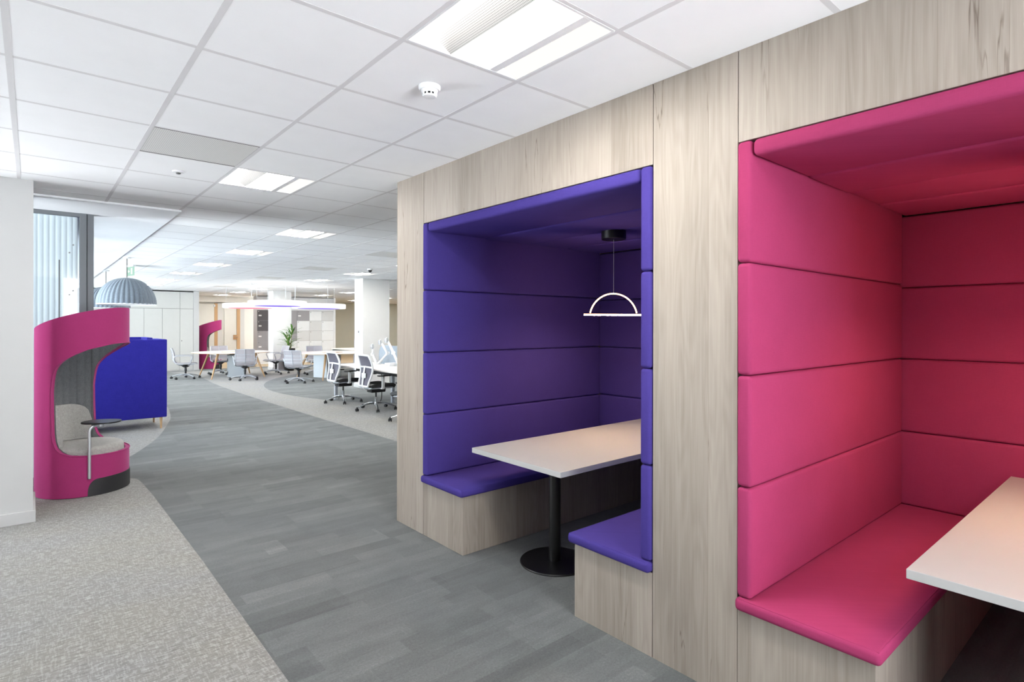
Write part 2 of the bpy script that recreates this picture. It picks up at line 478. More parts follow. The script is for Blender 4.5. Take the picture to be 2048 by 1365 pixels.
# ------------------------------------------------------------------ floor
def build_floor():
    bm = NB()
    def poly(pts, z, mi):
        f = bm.faces.new([bm.verts.new((p[0], p[1], z)) for p in pts]); f.material_index = mi
        if f.normal.z < 0: f.normal_flip()
    X0, X1, Y0, Y1 = -3.2, 18.0, -3.2, 29.0
    poly([(X0, Y0), (X1, Y0), (X1, Y1), (X0, Y1)], 0.0, 0)
    # near pale carpet
    poly([(X0, Y0), (0.86, Y0), (0.86, 2.5), (0.865, 4.2), (0.855, 5.4), (0.85, 6.1), (0.835, 6.6), (0.82, 6.8), (0.79, 6.87), (0.74, 6.9), (0.5, 6.93), (X0, 6.93)], 0.002, 1)
    # pale carpet under the sofas
    c = [(0.2, 7.25), (0.55, 7.55), (0.84, 7.93), (1.07, 8.43), (1.35, 9.19), (1.63, 10.26), (1.80, 11.06), (1.96, 12.36), (2.02, 13.6), (1.98, 15.0), (1.8, 16.6), (1.4, 18.0), (0.8, 19.2), (0.2, 19.8)]
    cs = [(p.x, p.y) for p in smooth_pts([(a, b, 0) for a, b in c], 6)]
    poly([(X0, 7.25)] + cs + [(X0, 19.8)], 0.002, 1)
    # pale band through the office
    o = [(3.80, 4.2), (3.76, 6.0), (3.70, 8.13), (3.66, 10.0), (3.635, 12.0), (3.63, 14.0), (3.67, 16.3), (3.80, 18.2), (3.82, 19.2), (3.70, 20.3), (3.4, 21.2)]
    os_ = [(p.x, p.y) for p in smooth_pts([(a, b, 0) for a, b in o], 5)]
    poly(os_[::-1] + [(13.5, 4.2), (13.5, 21.2)], 0.002, 1)
    # grey round island
    R = 5.95; cx, cy = 10.25, 13.5
    poly([(cx + R * math.cos(2 * PI * i / 120), cy + R * math.sin(2 * PI * i / 120)) for i in range(120)], 0.004, 0)
    # oak boards in front of the lockers
    poly([(4.5, 22.0), (X1, 22.0), (X1, Y1), (4.5, Y1)], 0.002, 2)
    ob = finish(bm, 'floor', [M['dark_carpet'], M['light_carpet'], M['oak_floor']])
    tag(ob, kind='structure')
build_floor()

# ------------------------------------------------------------------ ceiling with real openings for lights and grilles
LIGHTS = [(1.4256, y) for y in (-1.3, 1.7053, 4.7053)] + \
         [(2.6256, y) for y in (7.1053, 9.5053, 11.9053, 14.3053, 16.7053, 19.1053)] + \
         [(5.6256, y) for y in (7.1053, 9.5053, 11.9053, 14.3053, 19.1053, 21.5053, 23.9053)] + \
         [(8.6256, y) for y in (7.1053, 9.5053, 11.9053, 14.3053, 16.7053, 19.1053, 21.5053)] + \
         [(11.6256, y) for y in (16.7053, 19.7053, 22.1053, 25.1053)] + [(14.6256, y) for y in (19.7053, 22.7053, 25.7053)]  # fittings out of view are added to light the room
VENTS = [(0.8256, 4.1053), (4.4256, 8.3053), (4.4256, 11.3053), (4.4256, 14.3053), (4.4256, 18.5053)]
def cell_of(x, y): return (round((x - GX0 - 0.3) / GS), round((y - GY0 - 0.3) / GS))
HOLES = set(cell_of(*p) for p in LIGHTS + VENTS)
def build_ceiling():
    bm = NB()
    i0, i1, j0, j1 = -6, 29, -9, 45
    V = {}
    def vert(i, j):
        if (i, j) not in V: V[(i, j)] = bm.verts.new((GX0 + i * GS, GY0 + j * GS, HC))
        return V[(i, j)]
    def open_cell(i, j):
        if (i, j) in HOLES: return True
        # left of the third main tee the office has a plaster soffit instead
        return i < 1 and GY0 + (j + 0.5) * GS > 6.2
    for i in range(i0, i1):
        for j in range(j0, j1):
            if open_cell(i, j): continue
            bm.faces.new((vert(i, j), vert(i, j + 1), vert(i + 1, j + 1), vert(i + 1, j)))
    for i in range(i0, 1):      # cut tiles along the edge of the plaster soffit
        ya, yb = GY0 + 7 * GS, 6.432
        bm.faces.new([bm.verts.new((GX0 + a * GS, y, HC)) for a, y in ((i, ya), (i, yb), (i + 1, yb), (i + 1, ya))])
    w = 0.012; z0, z1 = HC - 0.0012, HC + 0.02
    for i in range(i0, i1 + 1):
        x = GX0 + i * GS
        y1 = GY0 + j1 * GS
        if i < 1: y1 = 6.43
        box(bm, x - w, x + w, GY0 + j0 * GS, y1, z0, z1, mi=1)
    for j in range(j0, j1 + 1):
        y = GY0 + j * GS
        xs = GX0 + i0 * GS if y < 6.4 else GX0 + GS
        box(bm, xs, GX0 + i1 * GS, y - w, y + w, z0 + 0.0006, z1, mi=1)
    ob = finish(bm, 'ceiling', [M['tile'], M['tee']])
    tag(ob, kind='structure')
    bm = NB()
    box(bm, -3.2, GX0 + GS + 0.012, 6.43, 22.0, HC - 0.018, HC + 0.1, 0.002, 1)
    tag(finish(bm, 'ceiling_soffit', M['soffit']), kind='structure')
build_ceiling()

def make_light():
    root = empty('ceiling_light', (0, 0, 0))
    h = 0.288
    bm = NB()
    for a in (-1, 1):
        box(bm, a * h - 0.006, a * h + 0.006, -h, h, -0.002, 0.09)
        box(bm, -h, h, a * h - 0.006, a * h + 0.006, -0.002, 0.09)
    box(bm, -h, h, -h, h, 0.085, 0.09)
    finish(bm, 'housing', M['white_metal'], root)
    X = lambda f: -0.282 + f * 0.564
    L = 0.28
    bm = NB(); sheet(bm, [[(X(0.0), -L, 0.0), (X(0.0), L, 0.0)], [(X(0.21), -L, 0.05), (X(0.21), L, 0.05)]], 0.002)
    finish(bm, 'side_reflector', M['reflector_glow'], root)
    bm = NB(); sheet(bm, [[(X(0.215), -L, 0.05), (X(0.215), L, 0.05)], [(X(0.355), -L, 0.0), (X(0.355), L, 0.0)]], 0.002)
    finish(bm, 'perforated_strip', M['perf'], root)
    bm = NB(); box(bm, X(0.36), X(0.715), -L, L, 0.0, 0.006)
    finish(bm, 'diffuser', M['diffuser'], root)
    bm = NB(); box(bm, X(0.718), X(0.79), -L, L, -0.001, 0.03)
    finish(bm, 'divider_bar', M['white_metal'], root)
    bm = NB(); sheet(bm, [[(X(0.80), -L, 0.045), (X(0.80), L, 0.045)], [(X(1.0), -L, 0.0), (X(1.0), L, 0.0)]], 0.002)
    finish(bm, 'side_reflector', M['reflector_glow_dim'], root)
    return root

LIGHT_LABELS = {
    (1.4256, -1.3): 'unseen square recessed ceiling light added behind the viewpoint',  # added out of view for light near the camera
    (1.4256, 1.7053): 'largest square recessed ceiling light, cut by the top edge above the timber wall',
    (1.4256, 4.7053): 'square recessed ceiling light next to the grey perforated ceiling grille',
    (2.6256, 7.1053): 'square recessed ceiling light nearest to the end of the timber wall',
    (2.6256, 9.5053): 'second recessed light in the row running from the timber wall to the white cupboards',
    (2.6256, 11.9053): 'third recessed light in the row running to the white cupboards',
    (2.6256, 14.3053): 'fourth recessed light in the row running to the white cupboards',
    (2.6256, 16.7053): 'fifth recessed light in the row, right of the near dome pendant',
    (2.6256, 19.1053): 'last recessed light in the row, just in front of the white cupboards',
    (5.6256, 11.9053): 'recessed light in front of the white column with the card reader',
    (5.6256, 14.3053): 'recessed light above the rightmost hanging disc lamp',
    (5.6256, 19.1053): 'recessed light above the hanging disc lamp with pink underside',
    (5.6256, 21.5053): 'recessed light left of the white column beside the palm',
    (5.6256, 23.9053): 'recessed light closest to the cream door recess',
    (8.6256, 19.1053): 'recessed light above the sage wall, just left of the near white column',
    (8.6256, 21.5053): 'recessed light in front of the top panels of the lockers',
    (11.6256, 22.1053): 'recessed light beyond the near white column, second farthest toward the sage wall',
    (11.6256, 25.1053): 'recessed light farthest back in front of the sage wall',
    (14.6256, 25.7053): 'tiny recessed light in the gap between near white column and timber wall',
    (5.6256, 9.5053): 'recessed light half hidden by the far end of the timber wall',
}
proto_light = make_light()
for i, p in enumerate(LIGHTS):
    o = proto_light if i == 0 else copy_tree(proto_light)
    o.location = (p[0], p[1], HC)
    tag(o, LIGHT_LABELS.get(p, 'unseen recessed ceiling light added behind the timber wall or the near white column'), 'ceiling light', 'square recessed ceiling lights')  # unlisted fittings are unseen, added to brighten the office

VL = ['large grey perforated ceiling grille with faint round stain near the left', 'grey ceiling grille beside the far end of the timber wall',
      'grey ceiling grille left of the small dome camera', 'grey ceiling grille over the disc lamps', 'grey ceiling grille near the cream door recess']
for i, p in enumerate(VENTS):
    v = empty('ceiling_vent', (p[0], p[1], HC), 0, VL[i], 'ceiling vent', 'perforated ceiling vents')
    bm = NB(); box(bm, -0.288, 0.288, -0.288, 0.288, 0.0, 0.004)
    finish(bm, 'grille', M['grille'], v)
    bm = NB()
    for a in (-1, 1):
        box(bm, a * 0.292 - 0.004, a * 0.292 + 0.004, -0.296, 0.296, -0.001, 0.03)
        box(bm, -0.296, 0.296, a * 0.292 - 0.004, a * 0.292 + 0.004, -0.001, 0.03)
    finish(bm, 'frame', M['gap'] if i == 0 else M['tee'], v)

# smoke detector, sensor, dome camera, exit sign
t = empty('smoke_detector', (1.445, 2.315, HC), 0, 'white round smoke detector on the ceiling tile below the large light', 'smoke detector')
bm = NB(); lathe(bm, [(0, 0), (0.052, 0), (0.052, -0.012), (0.046, -0.02), (0, -0.02)], seg=32); finish(bm, 'base', M['white_metal'], t, 40)
bm = NB(); lathe(bm, [(0.040, -0.02), (0.037, -0.03), (0.034, -0.034), (0.030, -0.034)], seg=32)
for k in range(10):
    a = 2 * PI * k / 10; box(bm, 0.028, 0.036, -0.003, 0.003, -0.046, -0.02, mtx=Matrix.Rotation(a, 4, 'Z'))
lathe(bm, [(0.034, -0.044), (0.03, -0.05), (0.018, -0.053), (0, -0.053)], seg=32); finish(bm, 'sensing_head', M['white_metal'], t, 40)
bm = NB(); cyl(bm, (0, 0, -0.02), (0, 0, -0.046), 0.024); finish(bm, 'chamber', M['black_plastic'], t)
t = empty('ceiling_sensor', (0.83, 4.81, HC), 0, 'small round white sensor on the ceiling behind the grey grille', 'sensor')
bm = NB(); lathe(bm, [(0, 0), (0.04, 0), (0.038, -0.008), (0.02, -0.012), (0, -0.012)], seg=24); finish(bm, 'ring', M['white_metal'], t, 40)
bm = NB(); lathe(bm, [(0.018, -0.012), (0.014, -0.02), (0, -0.023)], seg=20); finish(bm, 'lens', M['lock'], t, 60)
t = empty('security_camera', (5.25, 10.66, HC), 0, 'small security camera on the ceiling near the card reader column', 'camera')
bm = NB(); lathe(bm, [(0, 0), (0.055, 0), (0.055, -0.025), (0, -0.03)], seg=24); finish(bm, 'mount', M['white_metal'], t, 40)
bm = NB(); lathe(bm, [(0.04, -0.028), (0.036, -0.05), (0.02, -0.068), (0, -0.074)], seg=24); finish(bm, 'dome', M['black_plastic'], t, 60)
t = empty('exit_sign', (1.46, 13.07, HC), math.radians(-76), 'green and white hanging exit sign behind the near dome pendant', 'exit sign')
bm = NB(); box(bm, -0.16, 0.16, -0.03, 0.03, -0.03, 0.0, 0.004); finish(bm, 'ceiling_mount', M['white_metal'], t)
bm = NB(); box(bm, -0.15, 0.15, -0.006, 0.006, -0.20, -0.03, 0.003); finish(bm, 'sign_plate', M['exit_green'], t)
bm = NB()
for sy in (-1, 1):
    y = sy * 0.0075
    # running figure, doorway and arrow
    box(bm, 0.02, 0.08, y - 0.001, y + 0.001, -0.175, -0.055)
    prism(bm, [(-0.12, -0.115), (-0.085, -0.08), (-0.085, -0.103), (-0.04, -0.103), (-0.04, -0.127), (-0.085, -0.127), (-0.085, -0.15)], y - 0.001, y + 0.001, mtx=Matrix(((1, 0, 0, 0), (0, 0, 1, 0), (0, 1, 0, 0), (0, 0, 0, 1))))
finish(bm, 'pictogram', M['exit_white'], t)

# ------------------------------------------------------------------ timber wall with two openings
OPZ = 2.320
def build_timber():
    bm = NB()
    g = 0.0015
    XB = 4.30
    def b(y0, y1, z0, z1, x1=XB): box(bm, WX, x1, y0, y1, z0, z1, 0.001, 1)
    b(3.648, 4.047, 0, HC)
    b(1.605 + g, 3.648 - 2 * g, OPZ, HC)
    b(1.186, 1.605 - g, 0, HC)
    b(0.30, 1.186 - 2 * g, OPZ, HC)
    b(-0.86, 0.30 - 2 * g, OPZ, HC)
    b(-1.30, -0.86 - 2 * g, 0, HC)
    box(bm, 4.22, 4.30, -0.9, 3.7, 0, OPZ)
    ob = finish(bm, 'wall_right', M['wood']); tag(ob, kind='structure')
build_timber()

ROWZ = [0.449, 0.902, 1.359, 1.820, 2.317]
PADX = [2.214, 2.735, 3.215, 3.668, 4.140]
def pad(x0, x1, y0, y1, z0, z1, name, mat, par, bev=0.017):
    bm = NB(); g = 0.0012
    box(bm, x0 + g, x1 - g, y0 + g, y1 - g, z0 + g, z1 - g, bev, 4)
    return finish(bm, name, mat, par, 50)
def booth(name, y0, y1, mat, label, side_label):
    """y0..y1: clear opening in the timber wall"""
    root = empty(name, (WX, (y0 + y1) / 2, 0), 0, label, 'seating booth', 'upholstered booths in the timber wall')
    lx = root.location
    T = 0.066
    def P(x0, x1, a, b, z0, z1, nm, bev=0.017):
        o = pad(x0 - lx.x, x1 - lx.x, a - lx.y, b - lx.y, z0, z1, nm, mat, root, bev); return o
    for k in range(4):
        P(2.212, 4.140, y1 - T, y1 - 0.002, ROWZ[k], ROWZ[k + 1], 'side_pad')
        P(2.212, 4.140, y0 + 0.002, y0 + T, ROWZ[k], ROWZ[k + 1], 'side_pad')
    rz = [0.449, 0.905, 1.357, 1.80, 2.245]
    for k in range(4):
        P(4.140, 4.21, y0 + T - 0.03, y1 - T + 0.03, rz[k], rz[k + 1], 'back_pad')
    for k in range(4):
        P(PADX[k], PADX[k + 1], y0 + T, y1 - T, 2.246 - 0.004 * (k % 2), 2.318, 'ceiling_pad', 0.022)
    for (a, b, c0, c1) in ((y1 - 0.505, y1 - 0.002, y1 - 0.53, y1 - 0.002), (y0 + 0.002, y0 + 0.50, y0 + 0.002, y0 + 0.528)):
        bm = NB(); box(bm, 0.0, 1.97, a - lx.y, b - lx.y, 0.0, 0.398, 0.001, 1)
        finish(bm, 'bench_base', M['wood'], root)
        bm = NB(); box(bm, -0.032, 1.95, c0 - lx.y, c1 - lx.y, 0.3975, 0.4495, 0.018, 4)
        sc_ = finish(bm, 'seat_cushion', mat, root, 50)
        # stitched edge running along the front and the aisle side
        ya, yb = c0 - lx.y, c1 - lx.y
        ye = ya + 0.010 if c0 < a else yb - 0.010
        yo = yb - 0.02 if c0 < a else ya + 0.02
        bm = NB(); tube(bm, [(-0.0225, yo, 0.4455), (-0.0225, ye, 0.4455), (1.9, ye, 0.4455)], 0.0026, 6); finish(bm, 'piping', mat, sc_, 60)
    return root
booth('seating_booth', 1.605, 3.645, M['purple'], 'purple upholstered booth alcove in the timber wall, far one of the two', 'purple')
booth('seating_booth', -0.855, 1.186, M['pink'], 'pink upholstered booth alcove in the timber wall, cut by the right edge', 'pink')

def booth_table(y0, y1, x0, x1, label):
    cy = (y0 + y1) / 2
    root = empty('booth_table', (x0, cy, 0), 0, label, 'table', 'white tables in the booths')
    w = (y1 - y0) / 2; L = x1 - x0
    bm = NB(); box(bm, 0, L, -w, w, 0.702, 0.735, 0.002, 2); finish(bm, 'tabletop', M['booth_top'], root)
    for cx in (0.37, L - 0.37):
        bm = NB(); cyl(bm, (cx, 0, 0.012), (cx, 0, 0.70), 0.039, seg=32); finish(bm, 'column', M['black'], root, 40)
        bm = NB(); lathe(bm, [(0, 0.001), (0.228, 0.001), (0.230, 0.006), (0.226, 0.012), (0.06, 0.016), (0.0, 0.016)], cx, 0, 64); finish(bm, 'foot_disc', M['black'], root, 40)
        bm = NB(); box(bm, cx - 0.15, cx + 0.15, -0.15, 0.15, 0.694, 0.702); finish(bm, 'mounting_plate', M['black'], root)
booth_table(2.252, 3.092, 2.268, 4.115, 'white rectangular table on black column in the purple booth')
booth_table(-0.21, 0.605, 2.275, 4.115, 'white rectangular table in the pink booth, cut by the right edge')

def arc_lamp(x, y, label):
    root = empty('pendant_lamp', (x, y, 2.246), math.radians(-31), label, 'pendant lamp', 'warm arc pendants in the booths')
    bm = NB(); lathe(bm, [(0, 0), (0.088, 0), (0.088, -0.058), (0.084, -0.062), (0, -0.062)], seg=48); finish(bm, 'canopy', M['black'], root, 40)
    bm = NB(); cyl(bm, (0, 0, -0.062), (0, 0, -0.455), 0.0014, seg=6); finish(bm, 'wire', M['silver'], root)
    bm = NB(); cyl(bm, (0, 0, -0.445), (0, 0, -0.458), 0.004, seg=10); finish(bm, 'ferrule', M['silver'], root)
    zb = -0.606
    bm = NB(); tube(bm, [(-0.222, 0, zb), (0.222, 0, zb)], 0.0050, 10); lb = finish(bm, 'light_bar', M['warm'], root, 40)
    bm = NB(); box(bm, -0.22, 0.22, -0.004, 0.004, zb - 0.0062, zb - 0.0042); finish(bm, 'led_strip', M['warm_strip'], lb)
    bm = NB()
    pts = []
    for k in range(33):
        q = -1 + 2 * k / 32.0; q = math.sin(q * PI / 2)
        pts.append((0.176 * q, 0, zb + 0.012 + math.sqrt(0.1806 ** 2 - (0.176 * q) ** 2) - 0.0406))
    tube(bm, pts, 0.0046, 10); finish(bm, 'light_arc', M['warm'], root, 40)
arc_lamp(3.22, 2.66, 'glowing half-circle pendant lamp hanging in the purple booth')
arc_lamp(3.22, 0.20, 'half-circle pendant lamp in the pink booth, right of the picture edge')

# ------------------------------------------------------------------ left pillar, glazed screen, far walls
def wallbox(name, x0, x1, y0, y1, z0, z1, mat, bev=0.0):
    bm = NB(); box(bm, x0, x1, y0, y1, z0, z1, bev, 1)
    return tag(finish(bm, name, mat), kind='structure')
wallbox('wall_left', -0.85, 0.012, 5.868, 6.5, 0, HC, M['white_wall'])
wallbox('wall_left', -3.4, -3.2, -3.2, 5.45, 0, HC, M['added_wall'])  # unseen wall added to hold back daylight from the left
bm = NB(); box(bm, -0.866, 0.028, 5.852, 5.868, 0, 0.095, 0.003, 2); box(bm, 0.012, 0.028, 5.868, 6.5, 0, 0.095, 0.003, 2)
tag(finish(bm, 'baseboard_left', M['white_wall']), kind='structure')

def build_window():
    root = empty('window_1', (0.0, 7.2, 0)); tag(root, kind='structure')
    bm = NB()
    box(bm, -3.2, 0.375, -0.03, 0.03, 2.645, 2.70, 0.003); box(bm, -3.2, 0.375, -0.03, 0.03, 0.0, 0.07, 0.003)
    box(bm, 0.37, 0.428, -0.035, 0.05, 0, 2.70, 0.004); box(bm, 0.430, 0.485, -0.03, 0.06, 0, 2.70, 0.004)
    box(bm, -1.25, -1.19, -0.03, 0.03, 0.07, 2.65, 0.003)
    finish(bm, 'window_frame', M['frame_grey'], root)
    bm = NB(); box(bm, -3.2, 0.37, -0.005, 0.003, 0.07, 2.645); finish(bm, 'pane', M['glass'], root)
    bm = NB()
    box(bm, 0.205, 0.213, -0.055, -0.045, 1.0, 2.2); finish(bm, 'pull_handle', M['black'], root)
    bm = NB()
    for (x, z) in ((0.32, 2.36), (0.29, 2.28), (0.29, 1.86), (0.32, 1.90)):
        cyl(bm, (x, -0.005, z), (x, -0.016, z), 0.008, seg=12)
    finish(bm, 'glass_fixing', M['lock'], root)
    # ribbed blind behind the pane
    bm = NB(); rows = []
    n = 600
    xs = [-3.1 + i * (3.1 + 0.36) / n for i in range(n + 1)]
    prof = [(x, 0.10 + 0.005 * abs(math.sin(PI * x / 0.046)) ** 0.6) for x in xs]
    a = [bm.verts.new((x, y, 0.05)) for x, y in prof]; b = [bm.verts.new((x, y, 2.66)) for x, y in prof]
    for i in range(n): bm.faces.new((a[i], a[i + 1], b[i + 1], b[i]))
    finish(bm, 'blind', M['blind'], root)
build_window()
# facade frames of the window wall running back beside the sofas
root = empty('window_2', (0.30, 7.3, 0)); tag(root, kind='structure')
bm = NB()
for k in range(8):
    y = 1.6 + k * 1.75
    box(bm, -0.03, 0.03, y - 0.03, y + 0.03, 0.1, 2.64, 0.004)
box(bm, -0.04, 0.04, 0.1, 14.4, 0.0, 0.10, 0.004); box(bm, -0.04, 0.04, 0.1, 14.4, 2.62, 2.69, 0.004)
finish(bm, 'window_frame', M['frame_grey'], root)
bm = NB(); box(bm, -0.004, 0.004, 0.1, 14.4, 0.1, 2.62); finish(bm, 'pane', M['glass'], root)

wallbox('wall_front_added', -3.4, 0.6, -3.4, -3.2, 0, HC, M['added_wall'])  # unseen wall added to narrow the daylight opening behind the camera
wallbox('wall_back', -1.0, 4.30, 21.95, 22.1, 0, HC, M['white_wall'])
wallbox('wall_recess_side', 4.16, 4.37, 22.1, 25.4, 0, HC, M['cream_wall'])
wallbox('wall_recess', 4.2, 7.4, 25.35, 25.5, 0, HC, M['cream_wall'])
wallbox('wall_recess_bulkhead', 4.37, 7.4, 25.05, 25.35, 2.47, HC, M['cream_wall'])
wallbox('wall_far', 9.95, 18.0, 27.8, 28.0, 0, HC, M['sage_wall'])
wallbox('wall_front_far_added', 4.3, 18.0, 3.9, 4.05, 0, HC, M['white_wall'])  # unseen wall added to stop daylight pouring in behind the booths
wallbox('wall_far_side_added', 17.9, 18.05, 4.0, 28.0, 0, HC, M['white_wall'])  # unseen wall added to keep side daylight off the far office
wallbox('wall_locker_return', 9.97, 10.1, 23.95, 27.8, 0, HC, M['white_wall'])
wallbox('wall_locker_back', 6.9, 9.95, 23.96, 24.1, 0, HC, M['white_wall'])

def column(name, x0, x1, y0, y1):
    c = wallbox(name, x0, x1, y0, y1, 0, HC, M['column_white'], 0.004)
    bm = NB(); box(bm, x0 - 0.014, x1 + 0.014, y0 - 0.014, y1 + 0.014, 0, 0.1, 0.003)
    tag(finish(bm, 'trim_1', M['white_wall']), kind='structure')
column('wall_column', 6.28, 6.90, 20.0, 20.5)
column('wall_column', 6.20, 6.93, 12.98, 13.44)

def recess_door(n, x0, x1, strip0, strip1):
    root = empty('door_%d' % n, (x0, 25.35, 0)); tag(root, kind='structure')
    bm = NB(); box(bm, 0, strip0 - x0, -0.045, -0.002, 0.005, 2.40, 0.002); finish(bm, 'door_leaf', M['cream_wall'], root)
    bm = NB(); box(bm, strip0 - x0, strip1 - x0, -0.07, -0.002, 0.005, 2.42, 0.002); finish(bm, 'door_edge', M['oak'], root)
    bm = NB(); box(bm, strip1 - x0 + 0.002, strip1 - x0 + 0.17, -0.06, -0.002, 0.0, 2.43, 0.002); finish(bm, 'architrave', M['white_wall'], root)
    if n == 2:
        bm = NB(); box(bm, strip0 - x0 - 0.14, strip0 - x0 + 0.02, -0.085, -0.07, 0.94, 1.13, 0.004); finish(bm, 'lock_plate', M['brass'], root)
        bm = NB(); tube(bm, smooth_pts([(strip0 - x0 + 0.02, -0.08, 1.04), (strip0 - x0 + 0.02, -0.13, 1.04), (strip0 - x0 - 0.02, -0.135, 1.04), (strip0 - x0 - 0.12, -0.135, 1.04)], 4), 0.011, 8); finish(bm, 'lever_handle', M['chrome'], root, 50)
    else:
        bm = NB(); box(bm, strip0 - x0 - 0.04, strip0 - x0 + 0.02, -0.12, -0.07, 2.28, 2.36, 0.004); finish(bm, 'door_closer', M['silver'], root)
recess_door(1, 4.66, 5.77, 5.65, 5.77)
recess_door(2, 6.02, 6.62, 6.49, 6.62)

# white cupboards along the back
def cupboards():
    root = empty('storage_wall', (1.0, 21.75, 0), 0, 'wall of tall white cupboards behind the blue sofas', 'cupboard')
    xs = [1.24 + k * 0.51 for k in range(6)]      # 1.24 .. 3.79
    xs = [1.22, 1.74, 2.26, 2.785, 3.295, 3.81, 4.21]
    bm = NB(); box(bm, 0.0, 3.26, 0.03, 0.2, 0.0, 2.675); finish(bm, 'carcass', M['gap'], root)
    for a, b in zip(xs, xs[1:]):
        bm = NB(); box(bm, a - 1.0 + 0.004, b - 1.0 - 0.004, 0.0, 0.03, 0.03, 2.085, 0.002, 1)
        d = finish(bm, 'cupboard_door', M['cupboard'], root)
        if a > 3.7:
            bm = NB(); cyl(bm, (a - 1.0 + 0.05, -0.012, 1.01), (a - 1.0 + 0.05, 0.0, 1.01), 0.016, seg=12); finish(bm, 'lock', M['lock'], d)
    for a, b in ((1.22, 2.26), (2.26, 3.81), (3.81, 4.21)):
        bm = NB(); box(bm, a - 1.0 + 0.004, b - 1.0 - 0.004, 0.0, 0.03, 2.093, 2.655, 0.002, 1); finish(bm, 'top_panel', M['cupboard'], root)
    bm = NB(); box(bm, 3.214, 3.38, -0.02, 0.2, 0.0, 2.69, 0.002); box(bm, 0.0, 3.38, 0.01, 0.03, 0.0, 0.03); finish(bm, 'end_panel', M['white_wall'], root)
cupboards()

# lockers
def lockers():
    root = empty('locker_bank', (6.75, 23.4, 0), 0, 'bank of white and grey lockers behind the palm column', 'lockers')
    cw = 0.515
    bm = NB(); box(bm, 0.0, 6 * cw, 0.02, 0.5, 0.0, 2.68); finish(bm, 'carcass', M['lk_mid'], root)
    bm = NB(); box(bm, 6 * cw, 6 * cw + 0.09, -0.01, 0.5, 0, 2.695); finish(bm, 'end_panel', M['lk_white'], root)
    bm = NB()
    for a, b in ((0, 2), (2, 4), (4, 6)): box(bm, a * cw + 0.003, b * cw - 0.003, 0.0, 0.02, 2.14, 2.665, 0.002, 1)
    finish(bm, 'top_panel', M['lk_white'], root)
    bm = NB(); box(bm, 0, 6 * cw, 0.01, 0.03, 0, 0.07); finish(bm, 'plinth', M['lk_white'], root)
    D, G, L, W = 'lk_dark', 'lk_mid', 'lk_light', 'lk_white'
    grid = [[D, D, G, G, W], [G, D, G, W, W], [G, G, G, W, W], [G, W, L, W, W], [W, L, L, W, W], [L, W, W, W, W]]
    zt = 2.13; h = 0.412
    for c in range(6):
        for r in range(5):
            z1 = zt - r * h; z0 = z1 - h
            bm = NB(); box(bm, c * cw + 0.004, (c + 1) * cw - 0.004, -0.002, 0.02, z0 + 0.004, z1 - 0.004, 0.002, 1)
            d = finish(bm, 'locker_door', M[grid[c][r]], root)
            bm = NB(); cyl(bm, (c * cw + 0.05, -0.014, z1 - 0.05), (c * cw + 0.05, 0, z1 - 0.05), 0.014, seg=10); finish(bm, 'lock', M['label' if grid[c][r] == D else 'lock'], d)
            if grid[c][r] in (D, G):
                bm = NB(); box(bm, c * cw + 0.05, c * cw + 0.16, -0.006, -0.001, z1 - 0.235, z1 - 0.185); finish(bm, 'number_plate', M['label'], d)
lockers()

# card reader on the near column
t = empty('card_reader', (6.20, 13.16, 1.27), 0, 'small grey wall card reader on the white column', 'card reader')
bm = NB(); box(bm, -0.024, -0.001, -0.045, 0.045, 0.0, 0.16, 0.006); finish(bm, 'reader_body', M['silver'], t)
bm = NB(); box(bm, -0.028, -0.023, -0.03, 0.03, 0.09, 0.14); finish(bm, 'display', M['lock'], t)

# ------------------------------------------------------------------ hooded chairs
R0 = 0.362
ZH = [(-0.082, 0.95), (-0.078, 1.01), (-0.068, 1.09), (-0.056, 1.14), (-0.034, 1.18), (-0.012, 1.207), (0.031, 1.245), (0.09, 1.284), (0.19, 1.337), (0.277, 1.366), (0.322, 1.384), (0.37, 1.392)]
ZB = [(-0.082, 0.95), (-0.080, 0.80), (-0.076, 0.62), (-0.068, 0.525), (-0.045, 0.458), (0.0, 0.415), (0.066, 0.386), (0.19, 0.370), (0.37, 0.362)]
U0 = -0.082
def ztop(u): return 1.628 + 0.31 * u - 0.12 * u * u
def shell_columns():
    a0 = math.acos(U0 / R0)
    A = []
    n = 44
    for k in range(n + 1):          # open front side, denser near the vertical edges
        s = -1 + 2 * k / n
        s = math.copysign(1 - (1 - abs(s)) ** 1.8, s)
        A.append((s * a0, True))
    m = 110
    for k in range(1, m): A.append((a0 + (2 * PI - 2 * a0) * k / m, False))
    return A
